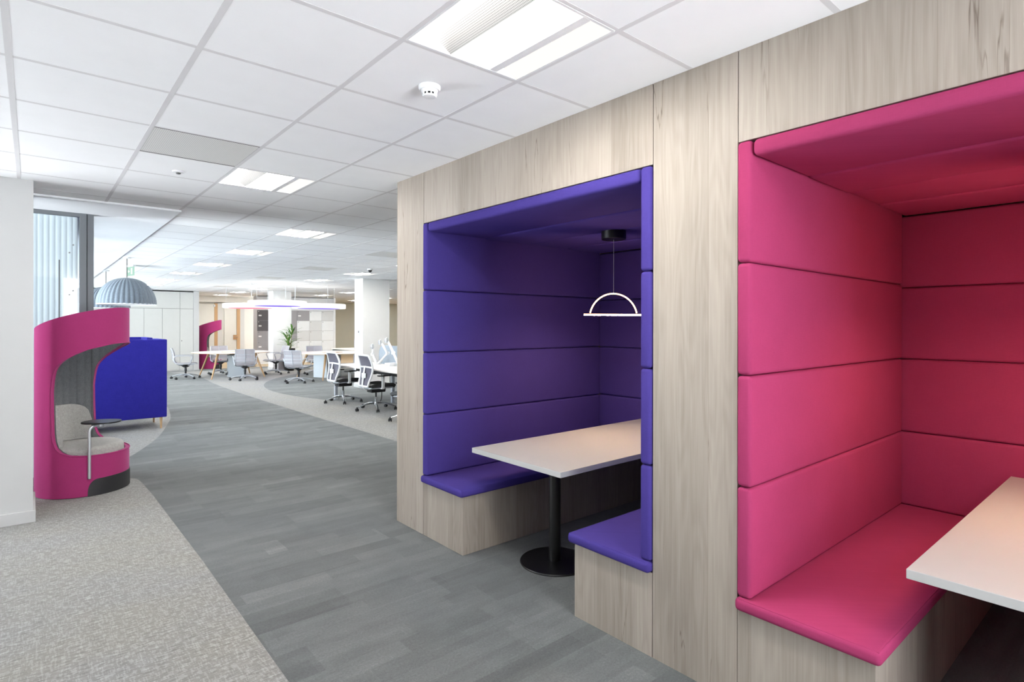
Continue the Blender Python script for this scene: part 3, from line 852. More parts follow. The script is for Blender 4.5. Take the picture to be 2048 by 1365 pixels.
def make_hooded_chair():
    root = empty('hooded_chair', (0, 0, 0))
    A = shell_columns(); N = len(A)
    T = 0.032
    def surf(bm, R, rib=0.0, zlo=0.008):
        cols = []
        for a, op in A:
            u = R0 * math.cos(a)
            r = R - (rib * abs(math.sin(a * 17)) ** 0.5 if rib else 0)
            zt = ztop(u)
            if op: zb, zh = interp(ZB, u), interp(ZH, u)
            else: zb = zh = 0.95
            zs = [zlo + (zb - zlo) * i / 8 for i in range(9)] + [zh + (zt - zh) * i / 8 for i in range(9)]
            cols.append([bm.verts.new((r * math.cos(a), r * math.sin(a), z)) for z in zs])
        for k in range(N):
            j = (k + 1) % N; both = A[k][1] and A[j][1]
            for i in range(17):
                if i == 8: continue
                bm.faces.new((cols[k][i], cols[j][i], cols[j][i + 1], cols[k][i + 1]))
        return cols
    bm = NB()
    o = surf(bm, R0); i_ = surf(bm, R0 - T)
    inner = set(f for c in i_ for v in c for f in v.link_faces)
    # rims: top, bottom, and the edge of the opening
    for k in range(N):
        j = (k + 1) % N
        bm.faces.new((o[k][17], o[j][17], i_[j][17], i_[k][17])); bm.faces.new((o[k][0], i_[k][0], i_[j][0], o[j][0]))
        if A[k][1] and A[j][1]:
            for r in (8, 9): bm.faces.new((o[k][r], o[j][r], i_[j][r], i_[k][r]))
    bmesh.ops.remove_doubles(bm, verts=bm.verts, dist=1e-5)
    finish(bm, 'shell', M['pink_shell'], root, 50)
    bm = NB(); surf(bm, R0 - T - 0.003, 0.013, 0.3); bmesh.ops.remove_doubles(bm, verts=bm.verts, dist=1e-5)
    # trim the lining a little inside the rim so the pink piping shows
    ln = finish(bm, 'quilted_lining', M['lining'], root, 60)
    bm = NB(); tube(bm, [((R0 + 0.001) * math.cos(a), (R0 + 0.001) * math.sin(a), z) for a, z in
        [(a, interp(ZH, R0 * math.cos(a))) for a, op in A if op] + [(a, interp(ZB, R0 * math.cos(a))) for a, op in reversed([q for q in A if q[1]])][1:-1]], 0.006, 6, True)
    finish(bm, 'piping', M['pink_shell'], root, 60)
    # seat and back cushion
    bm = NB(); rr = R0 - T - 0.012
    lathe(bm, [(0, 0.30), (rr, 0.30), (rr, 0.40), (rr - 0.012, 0.425), (rr - 0.04, 0.437), (0, 0.442)], seg=64); finish(bm, 'seat_cushion', M['grey_wool'], root, 60)
    bm = NB(); rows = []
    for k in range(33):
        a = math.radians(105 + 150 * k / 32); row = []
        e = 1 - abs(k - 16) / 16.0
        top = 0.62 + 0.165 * (1 - (1 - min(1.0, e * 1.7)) ** 2.6) ** (1 / 2.6)
        for q in range(7):
            z = 0.44 + (top - 0.44) * q / 6; r = rr - 0.055 + 0.02 * (q / 6.0)
            row.append((r * math.cos(a), r * math.sin(a), z))
        rows.append(row)
    sheet(bm, rows, 0.075)
    bmesh.ops.bevel(bm, geom=[e for e in bm.edges if e.is_boundary or (len(e.link_faces) == 2 and e.calc_face_angle(0) > 1.0)], offset=0.02, segments=3, affect='EDGES')
    finish(bm, 'back_cushion', M['grey_wool'], root, 60)
    # charcoal kick plate at the front
    bm = NB(); n = 40; R = R0 + 0.0035; a1 = math.acos(0.19 / R0)
    lo = []; hi = []
    for k in range(n + 1):
        s = -1 + 2 * k / n; s = math.copysign(1 - (1 - abs(s)) ** 2, s); a = s * a1; u = R0 * math.cos(a)
        q = min(1.0, (u - 0.19) / 0.075); z = 0.02 + 0.135 * (1 - (1 - q) ** 2.4) ** (1 / 2.4)
        lo.append((a, 0.004)); hi.append((a, z))
    rows = [[(R * math.cos(a), R * math.sin(a), z) for a, z in lo], [(R * math.cos(a), R * math.sin(a), z) for a, z in hi]]
    sheet(bm, rows, 0.006); finish(bm, 'kick_plate', M['kick'], root, 60)
    bm = NB(); cyl(bm, (0, 0, 0), (0, 0, 0.01), R0 - 0.012, seg=64); finish(bm, 'base_plate', M['black_plastic'], root)
    # tablet arm on the near side
    tb = empty('tablet_arm', (0, 0, 0)); tb.parent = root
    bm = NB(); ua, va = 0.205, -0.312
    P = smooth_pts([(ua, va, 0.165), (ua, va, 0.5), (ua, va, 0.595), (ua + 0.012, va + 0.018, 0.628), (ua + 0.03, va + 0.06, 0.638), (ua + 0.04, va + 0.10, 0.638)], 6)
    tube(bm, P, 0.0125, 12); finish(bm, 'arm_post', M['silver'], tb, 50)
    bm = NB(); cyl(bm, (ua + 0.04, va + 0.10, 0.622), (ua + 0.04, va + 0.10, 0.652), 0.024, seg=20); finish(bm, 'pivot', M['silver'], tb, 40)
    bm = NB()
    pl = []
    for k in range(40):
        a = 2 * PI * k / 40; c_, s_ = math.cos(a), math.sin(a)
        pl.append((0.235 + 0.155 * math.copysign(abs(c_) ** 0.85, c_) * 1.0, -0.17 + 0.125 * math.copysign(abs(s_) ** 0.85, s_)))
    prism(bm, pl, 0.652, 0.664); finish(bm, 'tablet_top', M['black'], tb, 40)
    return root
pc = make_hooded_chair()
pc.location = (0.38, 6.75, 0.0); pc.rotation_euler = (0, 0, math.radians(-30))
tag(pc, 'pink hooded tub chair with grey seat beside the white pillar', 'hooded chair', 'pink hooded chairs')
pc2 = copy_tree(pc)
pc2.location = (4.86, 22.35, 0.0); pc2.rotation_euler = (0, 0, math.radians(-18))
tag(pc2, 'pink hooded tub chair far off behind the round table by the cream doors', 'hooded chair', 'pink hooded chairs')

# ------------------------------------------------------------------ blue high-back sofas
def make_sofa():
    root = empty('high_back_sofa', (0, 0, 0))     # origin: right end of the back, floor; sofa faces +Y and runs to -X
    W = 1.95; D = 0.78; Z0, Z1 = 0.172, 1.338
    bm = NB(); box(bm, -W, 0, 0, 0.09, Z0, Z1, 0.012, 3); finish(bm, 'back_panel', M['blue'], root, 50)
    for x0, x1 in ((-0.085, 0.0), (-W, -W + 0.085)):
        bm = NB(); box(bm, x0, x1, 0.092, D, Z0, Z1, 0.012, 3); finish(bm, 'side_panel', M['blue'], root, 50)
    bm = NB(); box(bm, -W + 0.088, -0.088, 0.095, D - 0.01, Z0 + 0.01, 0.30, 0.01, 2); finish(bm, 'seat_frame', M['blue'], root, 50)
    for k in range(2):
        a = -W + 0.09 + k * (W - 0.18) / 2
        bm = NB(); box(bm, a, a + (W - 0.18) / 2 - 0.004, 0.22, D, 0.302, 0.45, 0.03, 4); finish(bm, 'seat_cushion', M['blue'], root, 50)
        bm = NB(); box(bm, a, a + (W - 0.18) / 2 - 0.004, 0.095, 0.225, 0.452, 0.95, 0.03, 4); finish(bm, 'back_cushion', M['blue'], root, 50)
    for x in (-0.07, -W + 0.07):
        for y in (0.05, D - 0.07):
            bm = NB(); cyl(bm, (x, y, 0.0), (x, y, Z0), 0.012, 0.02, 14); finish(bm, 'leg', M['oak'], root, 40)
    return root
sf = make_sofa(); sf.location = (1.56, 9.87, 0)
tag(sf, 'royal blue high-back sofa seen from behind, on oak legs, beside the near pink chair', 'sofa', 'royal blue high-back sofas')
sf2 = copy_tree(sf); sf2.location = (-0.38, 12.05, 0); sf2.rotation_euler = (0, 0, PI)
tag(sf2, 'royal blue high-back sofa mostly hidden behind the nearer sofa', 'sofa', 'royal blue high-back sofas')

# ------------------------------------------------------------------ dome pendants
def make_dome():
    root = empty('dome_pendant', (0, 0, 0))       # origin on the ceiling
    bm = NB(); lathe(bm, [(0, 0), (0.06, 0), (0.06, -0.02), (0, -0.022)], seg=24); finish(bm, 'ceiling_rose', M['white_metal'], root, 40)
    bm = NB(); cyl(bm, (0, 0, -0.02), (0, 0, -0.36), 0.006, seg=8); finish(bm, 'cord', M['black_plastic'], root)
    R = 0.425; H = 0.445; zt = -0.35
    prof = [(R * math.sin(PI / 2 * k / 20) ** 0.92, zt - H * (1 - math.cos(PI / 2 * k / 20))) for k in range(21)]
    bm = NB(); lathe(bm, prof, seg=216, rib=0.016, nrib=36); finish(bm, 'shade', M['felt'], root, 70)
    bm = NB(); lathe(bm, [(max(0, r - 0.02), z - 0.012) for r, z in prof[:-1]] + [(R - 0.02, zt - H)], seg=72); finish(bm, 'inner_shade', M['white_wall'], root, 70)
    bm = NB(); tube(bm, [((R - 0.004) * math.cos(2 * PI * k / 72), (R - 0.004) * math.sin(2 * PI * k / 72), zt - H - 0.004) for k in range(72)], 0.009, 8, True); finish(bm, 'rim', M['white_metal'], root, 60)
    bm = NB(); lathe(bm, [(0, -0.46), (0.05, -0.48), (0.065, -0.53), (0.045, -0.575), (0, -0.59)], seg=24); finish(bm, 'bulb', M['dome_lamp'], root, 60)
    return root
dm = make_dome(); dm.location = (1.235, 11.555, HC - 0.028 if 1.235 < 1.13 else HC)
tag(dm, 'blue-grey ribbed felt dome pendant, the nearer and fully visible one', 'pendant lamp', 'blue-grey felt dome pendants')
dm2 = copy_tree(dm); dm2.location = (1.197, 14.63, HC)
tag(dm2, 'blue-grey ribbed felt dome pendant half hidden behind the nearer dome', 'pendant lamp', 'blue-grey felt dome pendants')

# ------------------------------------------------------------------ disc pendants over the round tables
def disc(x, y, zb, R, under, label):
    root = empty('disc_pendant', (x, y, zb), 0, label, 'pendant lamp', 'large lit disc pendants')
    bm = NB(); lathe(bm, [(R - 0.17, 0.001), (R - 0.01, 0.0), (R, 0.012), (R, 0.125), (R - 0.02, 0.14), (0, 0.14)], seg=72); finish(bm, 'lit_rim', M['ring_white'], root, 40)
    bm = NB(); cyl(bm, (0, 0, -0.002), (0, 0, 0.02), R - 0.165, seg=72); finish(bm, 'underside', under, root)
    bm = NB(); cyl(bm, (0, 0, 0.141), (0, 0, 0.143), R - 0.06, seg=48); finish(bm, 'added_uplight', M['added_uplight'], root)  # unseen glowing top added to lift the ceiling brightness
    for k in range(3):
        a = 2 * PI * k / 3 + 0.5
        bm = NB(); cyl(bm, (0.9 * R * math.cos(a), 0.9 * R * math.sin(a), 0.14), (0.9 * R * math.cos(a), 0.9 * R * math.sin(a), HC - zb), 0.003, seg=6); finish(bm, 'wire', M['silver'], root)
disc(5.01, 18.04, 2.05, 0.76, M['ring_pink'], 'white glowing disc lamp with pink underside over the left round table')
disc(5.07, 15.76, 2.06, 0.74, M['ring_blue'], 'white glowing disc lamp with violet underside, middle and nearest of the three')
disc(6.58, 16.71, 2.04, 0.77, M['ring_blue'], 'white glowing disc lamp with violet underside over the right round table')

# ------------------------------------------------------------------ round tables
def make_round_table():
    root = empty('round_table', (0, 0, 0))
    R = 1.08
    bm = NB(); lathe(bm, [(0, 0.724), (R - 0.02, 0.724), (R - 0.004, 0.728), (R, 0.737), (0, 0.737)], seg=80); finish(bm, 'tabletop', M['oak_top'], root, 40)
    bm = NB(); cyl(bm, (0, 0, 0.7365), (0, 0, 0.741), R - 0.003, seg=80); finish(bm, 'laminate_face', M['table_white'], root, 40)
    for sx in (-1, 1):
        for sy in (-1, 1):
            bm = NB(); cyl(bm, (sx * 0.72, sy * 0.76, 0.0), (sx * 0.50, sy * 0.53, 0.724), 0.018, 0.036, 16); finish(bm, 'leg', M['oak'], root, 40)
    bm = NB()
    for sx in (-1, 1): box(bm, sx * 0.5 - 0.03, sx * 0.5 + 0.03, -0.5, 0.5, 0.67, 0.714)
    box(bm, -0.5, 0.5, -0.03, 0.03, 0.67, 0.712); finish(bm, 'under_frame', M['white_metal'], root)
    hx = 0.28
    bm = NB(); box(bm, -hx, hx, -0.10, 0.10, 0.7405, 0.752, 0.003); h = finish(bm, 'cable_hatch', M['oak_top'], root)
    return root
rt = make_round_table(); rt.location = (4.60, 18.45, 0)
tag(rt, 'round white table on splayed oak legs near the white cupboards', 'table', 'round oak-legged tables')
rt2 = copy_tree(rt); rt2.location = (6.82, 16.3, 0); rt2.rotation_euler = (0, 0, 0.12)
tag(rt2, 'round white table on splayed oak legs right of the palm', 'table', 'round oak-legged tables')

def make_box():
    root = empty('pedestal_cabinet', (0, 0, 0))
    bm = NB(); box(bm, -0.24, 0.24, -0.30, 0.30, 0.02, 0.66, 0.006, 2); finish(bm, 'body', M['grey_metal'], root)
    bm = NB(); box(bm, -0.262, -0.242, -0.295, 0.295, 0.03, 0.655, 0.004); d = finish(bm, 'door', M['grey_metal'], root)
    for z in (0.10, 0.48):
        bm = NB(); box(bm, -0.256, -0.236, -0.308, -0.29, z, z + 0.09); finish(bm, 'hinge', M['black_plastic'], root)
    bm = NB(); box(bm, -0.2, 0.2, -0.26, 0.26, 0.66, 0.71); finish(bm, 'top_spacer', M['lock'], root)
    bm = NB(); box(bm, -0.22, 0.22, -0.28, 0.28, 0.0, 0.02); finish(bm, 'plinth', M['lock'], root)
    return root
pb = make_box(); pb.location = (4.68, 18.2, 0); pb.rotation_euler = (0, 0, -0.25)
tag(pb, 'pale blue-grey metal cabinet under the left round table', 'cabinet', 'metal cabinets under the round tables')
pb2 = copy_tree(pb); pb2.location = (6.68, 16.35, 0); pb2.rotation_euler = (0, 0, 0.45 + PI / 2)
tag(pb2, 'pale blue-grey metal cabinet under the right round table', 'cabinet', 'metal cabinets under the round tables')

# ------------------------------------------------------------------ conference chairs
def star_base(root, mat, R, hubz, seg_r, cast_mat, rot=0.0):
    bm = NB(); lathe(bm, [(0, hubz - 0.045), (0.034, hubz - 0.045), (0.038, hubz), (0.028, hubz + 0.02), (0, hubz + 0.02)], seg=20)
    for k in range(5):
        a = rot + 2 * PI * k / 5; c, s = math.cos(a), math.sin(a)
        P = smooth_pts([(0.02 * c, 0.02 * s, hubz - 0.008), (0.45 * R * c, 0.45 * R * s, hubz - 0.012), (0.95 * R * c, 0.95 * R * s, 0.072)], 4)
        tube(bm, P, [seg_r * (1.25 - 0.5 * i / (len(P) - 1)) for i in range(len(P))], 8, flat=0.75)
    finish(bm, 'star_base', mat, root, 50)
    for k in range(5):
        a = rot + 2 * PI * k / 5
        bm = NB(); m = Matrix.Translation((R * math.cos(a), R * math.sin(a), 0)) @ Matrix.Rotation(a * 2.3 + 0.7, 4, 'Z')
        for sy in (-1, 1):
            vs0 = len(bm.verts); cyl(bm, (0, sy * 0.009, 0.0285), (0, sy * 0.026, 0.0285), 0.0285, 0.025, 16)
        box(bm, -0.012, 0.012, -0.009, 0.009, 0.02, 0.074)
        for v in bm.verts: v.co = m @ v.co
        finish(bm, 'castor', cast_mat, root, 40)

def make_conf_chair():
    root = empty('conference_chair', (0, 0, 0))   # faces +X
    star_base(root, M['alu_paint'], 0.335, 0.13, 0.020, M['black_plastic'], 0.3)
    bm = NB(); cyl(bm, (0, 0, 0.05), (0, 0, 0.33), 0.023, seg=14); cyl(bm, (0, 0, 0.22), (0, 0, 0.30), 0.030, seg=14); finish(bm, 'gas_lift', M['black_plastic'], root, 40)
    bm = NB(); cyl(bm, (0, 0, 0.32), (0, 0, 0.395), 0.035, 0.13, 4); tube(bm, [(0.02, -0.05, 0.36), (0.05, -0.26, 0.375)], 0.006, 6); finish(bm, 'tilt_mechanism', M['black_plastic'], root, 30)
    seat = [(0.26, 0.425), (0.22, 0.445), (0.12, 0.447), (0.0, 0.437), (-0.12, 0.432), (-0.20, 0.445)]
    back = [(-0.205, 0.45), (-0.235, 0.50), (-0.25, 0.58), (-0.252, 0.68), (-0.27, 0.78), (-0.30, 0.875)]
    def ribbon(prof, w0, w1, sag):
        rows = []; n = len(prof)
        for i, (x, z) in enumerate(prof):
            w = w0 + (w1 - w0) * i / (n - 1)
            rows.append([(x - sag * (1 - (2 * j / 8 - 1) ** 2), (2 * j / 8 - 1) * w, z) for j in range(9)])
        return rows
    sp = [(p.x, p.z) for p in smooth_pts([(a, 0, b) for a, b in seat], 4)]
    bp = [(p.x, p.z) for p in smooth_pts([(a, 0, b) for a, b in back], 4)]
    bm = NB(); sheet(bm, [[(x, (2 * j / 8 - 1) * 0.225, z - 0.02 * (1 - (2 * j / 8 - 1) ** 2)) for j in range(9)] for x, z in sp], 0.008); finish(bm, 'seat', M['net'], root, 60)
    bm = NB(); sheet(bm, ribbon(bp, 0.215, 0.205, 0.03), 0.006); finish(bm, 'backrest', M['net'], root, 60)
    bm = NB()
    for s in (-1, 1):
        P = [(x, s * 0.228, z) for x, z in sp] + [(x - 0.0, s * (0.22 - 0.012 * k / len(bp)), z) for k, (x, z) in enumerate(bp)]
        tube(bm, P, 0.012, 8)
    tube(bm, [(0.262, y, 0.425) for y in (-0.228, 0, 0.228)], 0.011, 8)
    tube(bm, [(-0.302 - 0.026 * (1 - (y / 0.205) ** 2), y, 0.875) for y in (-0.205, -0.1, 0, 0.1, 0.205)], 0.009, 8)
    for z in (0.55, 0.64, 0.735):
        x = interp([(q, p) for p, q in bp], z)
        tube(bm, [(x - 0.034 * (1 - (y / 0.216) ** 2) - 0.004, y, z) for y in (-0.215, -0.1, 0, 0.1, 0.215)], 0.007, 6)
    tube(bm, [(-0.2, 0, 0.43), (-0.262, 0, 0.50), (-0.287, 0, 0.6), (-0.288, 0, 0.70), (-0.31, 0, 0.80), (-0.33, 0, 0.875)], 0.008, 6, flat=1.6)
    # seat carrier loops
    for s in (-1, 1):
        tube(bm, smooth_pts([(0.06, s * 0.06, 0.39), (0.10, s * 0.20, 0.40), (0.20, s * 0.226, 0.425)], 4), 0.012, 8)
        tube(bm, smooth_pts([(-0.06, s * 0.06, 0.39), (-0.13, s * 0.19, 0.40), (-0.20, s * 0.226, 0.445)], 4), 0.012, 8)
    finish(bm, 'frame', M['alu_paint'], root, 60)
    for s in (-1, 1):
        bm = NB()
        tube(bm, smooth_pts([(-0.245, s * 0.232, 0.60), (-0.22, s * 0.262, 0.655), (-0.05, s * 0.268, 0.665), (0.10, s * 0.268, 0.66), (0.155, s * 0.268, 0.635), (0.13, s * 0.262, 0.54), (0.10, s * 0.236, 0.445)], 5), 0.012, 8)
        finish(bm, 'armrest', M['alu_paint'], root, 60)
    return root
CONF = [((3.385, 18.51), -0.2, 'pale mesh swivel chair seen from the side, in front of the white cupboards'),
        ((4.52, 19.42), -1.65, 'pale mesh swivel chair behind the left round table, facing forward'),
        ((4.59, 17.04), 1.30, 'pale mesh swivel chair with its back turned, at the front of the left round table'),
        ((5.90, 18.50), 3.25, 'pale mesh swivel chair facing left, between the left table and the palm pot'),
        ((5.48, 15.33), 0.72, 'pale mesh swivel chair with its back turned, in front of the palm pot'),
        ((6.83, 17.58), -1.75, 'pale mesh swivel chair behind the right round table, in front of the lockers'),
        ((7.85, 16.0), 2.0, 'pale mesh swivel chair half hidden by the near white column')]
cc = make_conf_chair()
for i, (p, a, lb) in enumerate(CONF):
    o = cc if i == 0 else copy_tree(cc)
    o.location = (p[0], p[1], 0.002 if i not in (4, 6) else 0.004); o.rotation_euler = (0, 0, a); o.scale = (1.12, 1.12, 1.0)
    tag(o, lb, 'chair', 'pale mesh chairs at the round tables')

# ------------------------------------------------------------------ task chairs
def make_task_chair():
    root = empty('task_chair', (0, 0, 0))         # faces +X
    star_base(root, M['chrome'], 0.36, 0.13, 0.019, M['black_plastic'], 0.55)
    bm = NB(); cyl(bm, (0, 0, 0.10), (0, 0, 0.24), 0.026, seg=16); finish(bm, 'lift_sleeve', M['chrome'], root, 40)
    bm = NB(); cyl(bm, (0, 0, 0.24), (0, 0, 0.34), 0.017, seg=14); finish(bm, 'gas_lift', M['black_plastic'], root, 40)
    bm = NB(); box(bm, -0.14, 0.15, -0.10, 0.10, 0.325, 0.41, 0.02, 2); finish(bm, 'mechanism', M['black_plastic'], root, 40)
    bm = NB(); box(bm, -0.23, 0.25, -0.22, 0.22, 0.405, 0.43, 0.01, 2); finish(bm, 'seat_shell', M['alu_paint'], root, 40)
    rows = []
    prof = [(-0.20, 0.44), (-0.13, 0.455), (0.0, 0.455), (0.14, 0.462), (0.22, 0.455), (0.265, 0.425)]
    for p in smooth_pts([(a, 0, b) for a, b in prof], 4):
        rows.append([(p.x, y * 0.24, p.z + 0.012 * y * y) for y in (-1, -0.7, -0.35, 0, 0.35, 0.7, 1)])
    bm = NB(); sheet(bm, rows, 0.055)
    bmesh.ops.bevel(bm, geom=[e for e in bm.edges if len(e.link_faces) == 2 and e.calc_face_angle(0) > 1.0], offset=0.018, segments=3, affect='EDGES')
    finish(bm, 'seat_cushion', M['black_plastic'], root, 60)
    # backrest: x as a function of z, half width as a function of z
    bx = [(0.44, -0.232), (0.52, -0.226), (0.62, -0.198), (0.72, -0.182), (0.82, -0.188), (0.92, -0.212), (1.01, -0.245)]
    bw = [(0.44, 0.165), (0.55, 0.19), (0.70, 0.222), (0.79, 0.232), (0.88, 0.225), (0.97, 0.205), (1.01, 0.19)]
    def pt(y, z, dx=0.0): return (interp(bx, z) - 0.05 * (1 - min(1, abs(y) / 0.24) ** 2) * 0.6 + dx, y, z)
    out = []
    zs = [0.45 + 0.555 * k / 16 for k in range(17)]
    for z in zs: out.append(pt(interp(bw, z), z))
    for k in range(1, 8): w = interp(bw, 1.005); out.append(pt(w - 2 * w * k / 8, 1.005 + 0.006 * math.sin(PI * k / 8)))
    for z in reversed(zs): out.append(pt(-interp(bw, z), z))
    for k in range(1, 8): w = interp(bw, 0.45); out.append(pt(-w + 2 * w * k / 8, 0.45))
    bm = NB(); tube(bm, out, 0.019, 8, True)
    tube(bm, [pt(y * 0.228, 0.80 - 0.012 * abs(y)) for y in (-1, -0.66, -0.33, 0, 0.33, 0.66, 1)], 0.017, 8)
    finish(bm, 'back_frame', M['white_metal'], root, 60)
    def panel(za, zb):
        rows = []
        for k in range(9):
            z = za + (zb - za) * k / 8; w = interp(bw, z) - 0.004
            rows.append([pt(w * (2 * j / 10 - 1), z, 0.004) for j in range(11)])
        b2 = NB(); sheet(b2, rows, 0.005); finish(b2, 'mesh_panel', M['net_dark'], root, 60)
    panel(0.81, 1.0); panel(0.46, 0.79)
    # spine and lumbar bracket behind the mesh
    bm = NB()
    tube(bm, smooth_pts([(-0.12, 0, 0.385), (-0.22, 0, 0.395), (-0.268, 0, 0.46), (-0.255, 0, 0.60), (-0.225, 0, 0.795)], 5), 0.022, 8, flat=0.6)
    box(bm, -0.252, -0.231, -0.075, 0.075, 0.595, 0.685, 0.010, 3)
    finish(bm, 'lumbar_support', M['white_metal'], root, 60)
    for s in (-1, 1):
        bm = NB(); box(bm, -0.025, 0.03, s * 0.265 - 0.012, s * 0.265 + 0.012, 0.41, 0.63, 0.006, 2); box(bm, -0.03, 0.03, min(s * 0.2, s * 0.275), max(s * 0.2, s * 0.275), 0.40, 0.42, 0.004)
        ar = finish(bm, 'armrest', M['white_metal'], root, 50)
        bm = NB(); box(bm, -0.10, 0.14, s * 0.265 - 0.042, s * 0.265 + 0.042, 0.63, 0.652, 0.010, 3); finish(bm, 'arm_pad', M['black_plastic'], ar, 50)
    return root
TASK = [((4.78, 10.88), 0.05, 0.004, 'white framed task chair with grey mesh back, farther one at the right desk'),
        ((4.82, 9.54), 0.02, 0.004, 'white framed task chair with grey mesh back, nearer one at the right desk'),
        ((4.72, 8.05), 2.068, 0.002, 'task chair hidden by the timber wall except for one black castor')]
tc = make_task_chair()
for i, (p, a, z, lb) in enumerate(TASK):
    o = tc if i == 0 else copy_tree(tc)
    o.location = (p[0], p[1], z); o.rotation_euler = (0, 0, a)
    tag(o, lb, 'chair', 'white framed task chairs')

# ------------------------------------------------------------------ bench desk with screen and monitor arms
root = empty('bench_desk', (4.80, 7.2, 0), 0, 'white bench desk behind the white framed task chairs', 'desk')
bm = NB(); box(bm, 0, 0.80, 0, 4.25, 0.715, 0.74, 0.003); box(bm, 0.82, 1.6, 0, 4.25, 0.715, 0.74, 0.003); finish(bm, 'desktop', M['table_white'], root)
for y, xa, xb in ((0.1, 0.05, 1.55), (3.0, 0.72, 0.90), (4.2, 0.05, 1.55)):
    bm = NB()
    for x in (xa, xb): box(bm, x - 0.03, x + 0.03, y - 0.03, y + 0.03, 0.004, 0.70, 0.004)
    box(bm, 0.05, 1.55, y - 0.025, y + 0.025, 0.66, 0.714, 0.003); finish(bm, 'leg_frame', M['alu_paint'], root)
bm = NB(); box(bm, 0.35, 0.70, 0.3, 3.9, 0.60, 0.66, 0.01); finish(bm, 'cable_tray', M['black_plastic'], root)
bm = NB(); tube(bm, smooth_pts([(0.5, 3.05, 0.6), (0.48, 3.0, 0.3), (0.42, 2.95, 0.06), (0.25, 3.05, 0.014)], 6), 0.009, 6); finish(bm, 'cable', M['black_plastic'], root, 60)

root = empty('desk_screen', (5.66, 7.2, 0.741), 0, 'pale blue-grey fabric desk screen with rounded corner on the bench desk', 'screen')
pl = [(0.1, 0.0), (3.85, 0.0)] + [(3.65 + 0.20 * math.cos(a), 0.19 + 0.20 * math.sin(a)) for a in [PI / 2 * k / 8 for k in range(9)]] + [(0.1, 0.39)]
bm = NB(); prism(bm, pl, -0.012, 0.012, mtx=Matrix(((0, 0, 1, 0), (1, 0, 0, 0), (0, 1, 0, 0), (0, 0, 0, 1)))); finish(bm, 'screen_panel', M['screen'], root)
bm = NB(); box(bm, -0.03, 0.03, 3.0, 3.05, 0.0, 0.06); box(bm, -0.03, 0.03, 0.6, 0.65, 0, 0.06); finish(bm, 'clamp', M['silver'], root)

def monitor_arm(x, pts, head, label):
    y0, z0 = pts[0]
    root = empty('monitor_arm', (x, y0, 0.741), 0, label, 'monitor arm', 'white monitor arms on the bench desk')
    bm = NB(); lathe(bm, [(0, 0), (0.05, 0), (0.05, 0.014), (0.025, 0.02), (0.022, 0.05), (0, 0.05)], seg=20); finish(bm, 'desk_clamp', M['white_metal'], root, 40)
    P = [(0, b - y0, c - 0.741) for b, c in pts]
    bm = NB()
    for a, b in zip(P, P[1:]): cyl(bm, a, b, 0.026, 0.022, 12)
    for p in P[1:-1]: cyl(bm, (p[0] - 0.03, p[1], p[2]), (p[0] + 0.03, p[1], p[2]), 0.032, seg=16)
    finish(bm, 'arm_link', M['white_metal'], root, 40)
    hx, hy, hz = P[-1]
    bm = NB(); tube(bm, [(hx - 0.02 + 0.0 * k, hy + 0.05 * math.cos(2 * PI * k / 16), hz + 0.05 * math.sin(2 * PI * k / 16)) for k in range(16)], 0.010, 6, True)
    box(bm, hx - 0.05, hx - 0.03, hy - 0.04, hy + 0.04, hz - 0.04, hz + 0.04, 0.004); finish(bm, 'mounting_head', M['silver'], root, 50)
monitor_arm(5.52, [(10.80, 0.76), (10.42, 0.985), (10.70, 1.20)], 0, 'white zigzag monitor arm in front of the blue-grey desk screen')
monitor_arm(5.52, [(9.95, 0.76), (10.18, 1.0), (10.42, 1.25)], 0, 'white monitor arm partly cut off by the timber wall end')
monitor_arm(5.56, [(11.00, 0.76), (11.16, 0.93), (11.13, 1.10)], 0, 'thin white monitor arm at the rounded corner of the desk screen')
bm = NB(); box(bm, 5.40, 5.60, 10.1, 10.32, 0.7415, 0.80, 0.006); o = finish(bm, 'socket_box', M['white_metal']); tag(o, 'small white socket box on the desk under the monitor arms', 'socket box')

# far desk beyond the right round table
root = empty('bench_desk', (7.95, 17.3, 0), 0, 'far white desk in front of the sage wall, left of the near column', 'desk')
bm = NB(); box(bm, 0, 1.6, 0, 1.9, 0.715, 0.74, 0.003); finish(bm, 'desktop', M['table_white'], root)
for y in (0.1, 1.8):
    bm = NB()
    for x in (0.08, 1.52): box(bm, x - 0.03, x + 0.03, y - 0.03, y + 0.03, 0.0045, 0.70, 0.004)
    box(bm, 0.08, 1.52, y - 0.025, y + 0.025, 0.66, 0.714); finish(bm, 'leg_frame', M['alu_paint'], root)
bm = NB(); box(bm, 8.35, 9.5, 18.1, 18.14, 0.741, 1.07, 0.01); o = finish(bm, 'desk_screen', M['divider']); tag(o, 'mauve-grey fabric screen on the far white desk', 'screen')
bm = NB(); box(bm, 8.25, 8.55, 17.6, 17.9, 0.741, 0.80, 0.006); o = finish(bm, 'document_tray', M['white_metal']); tag(o, 'low white tray on the far white desk', 'tray')

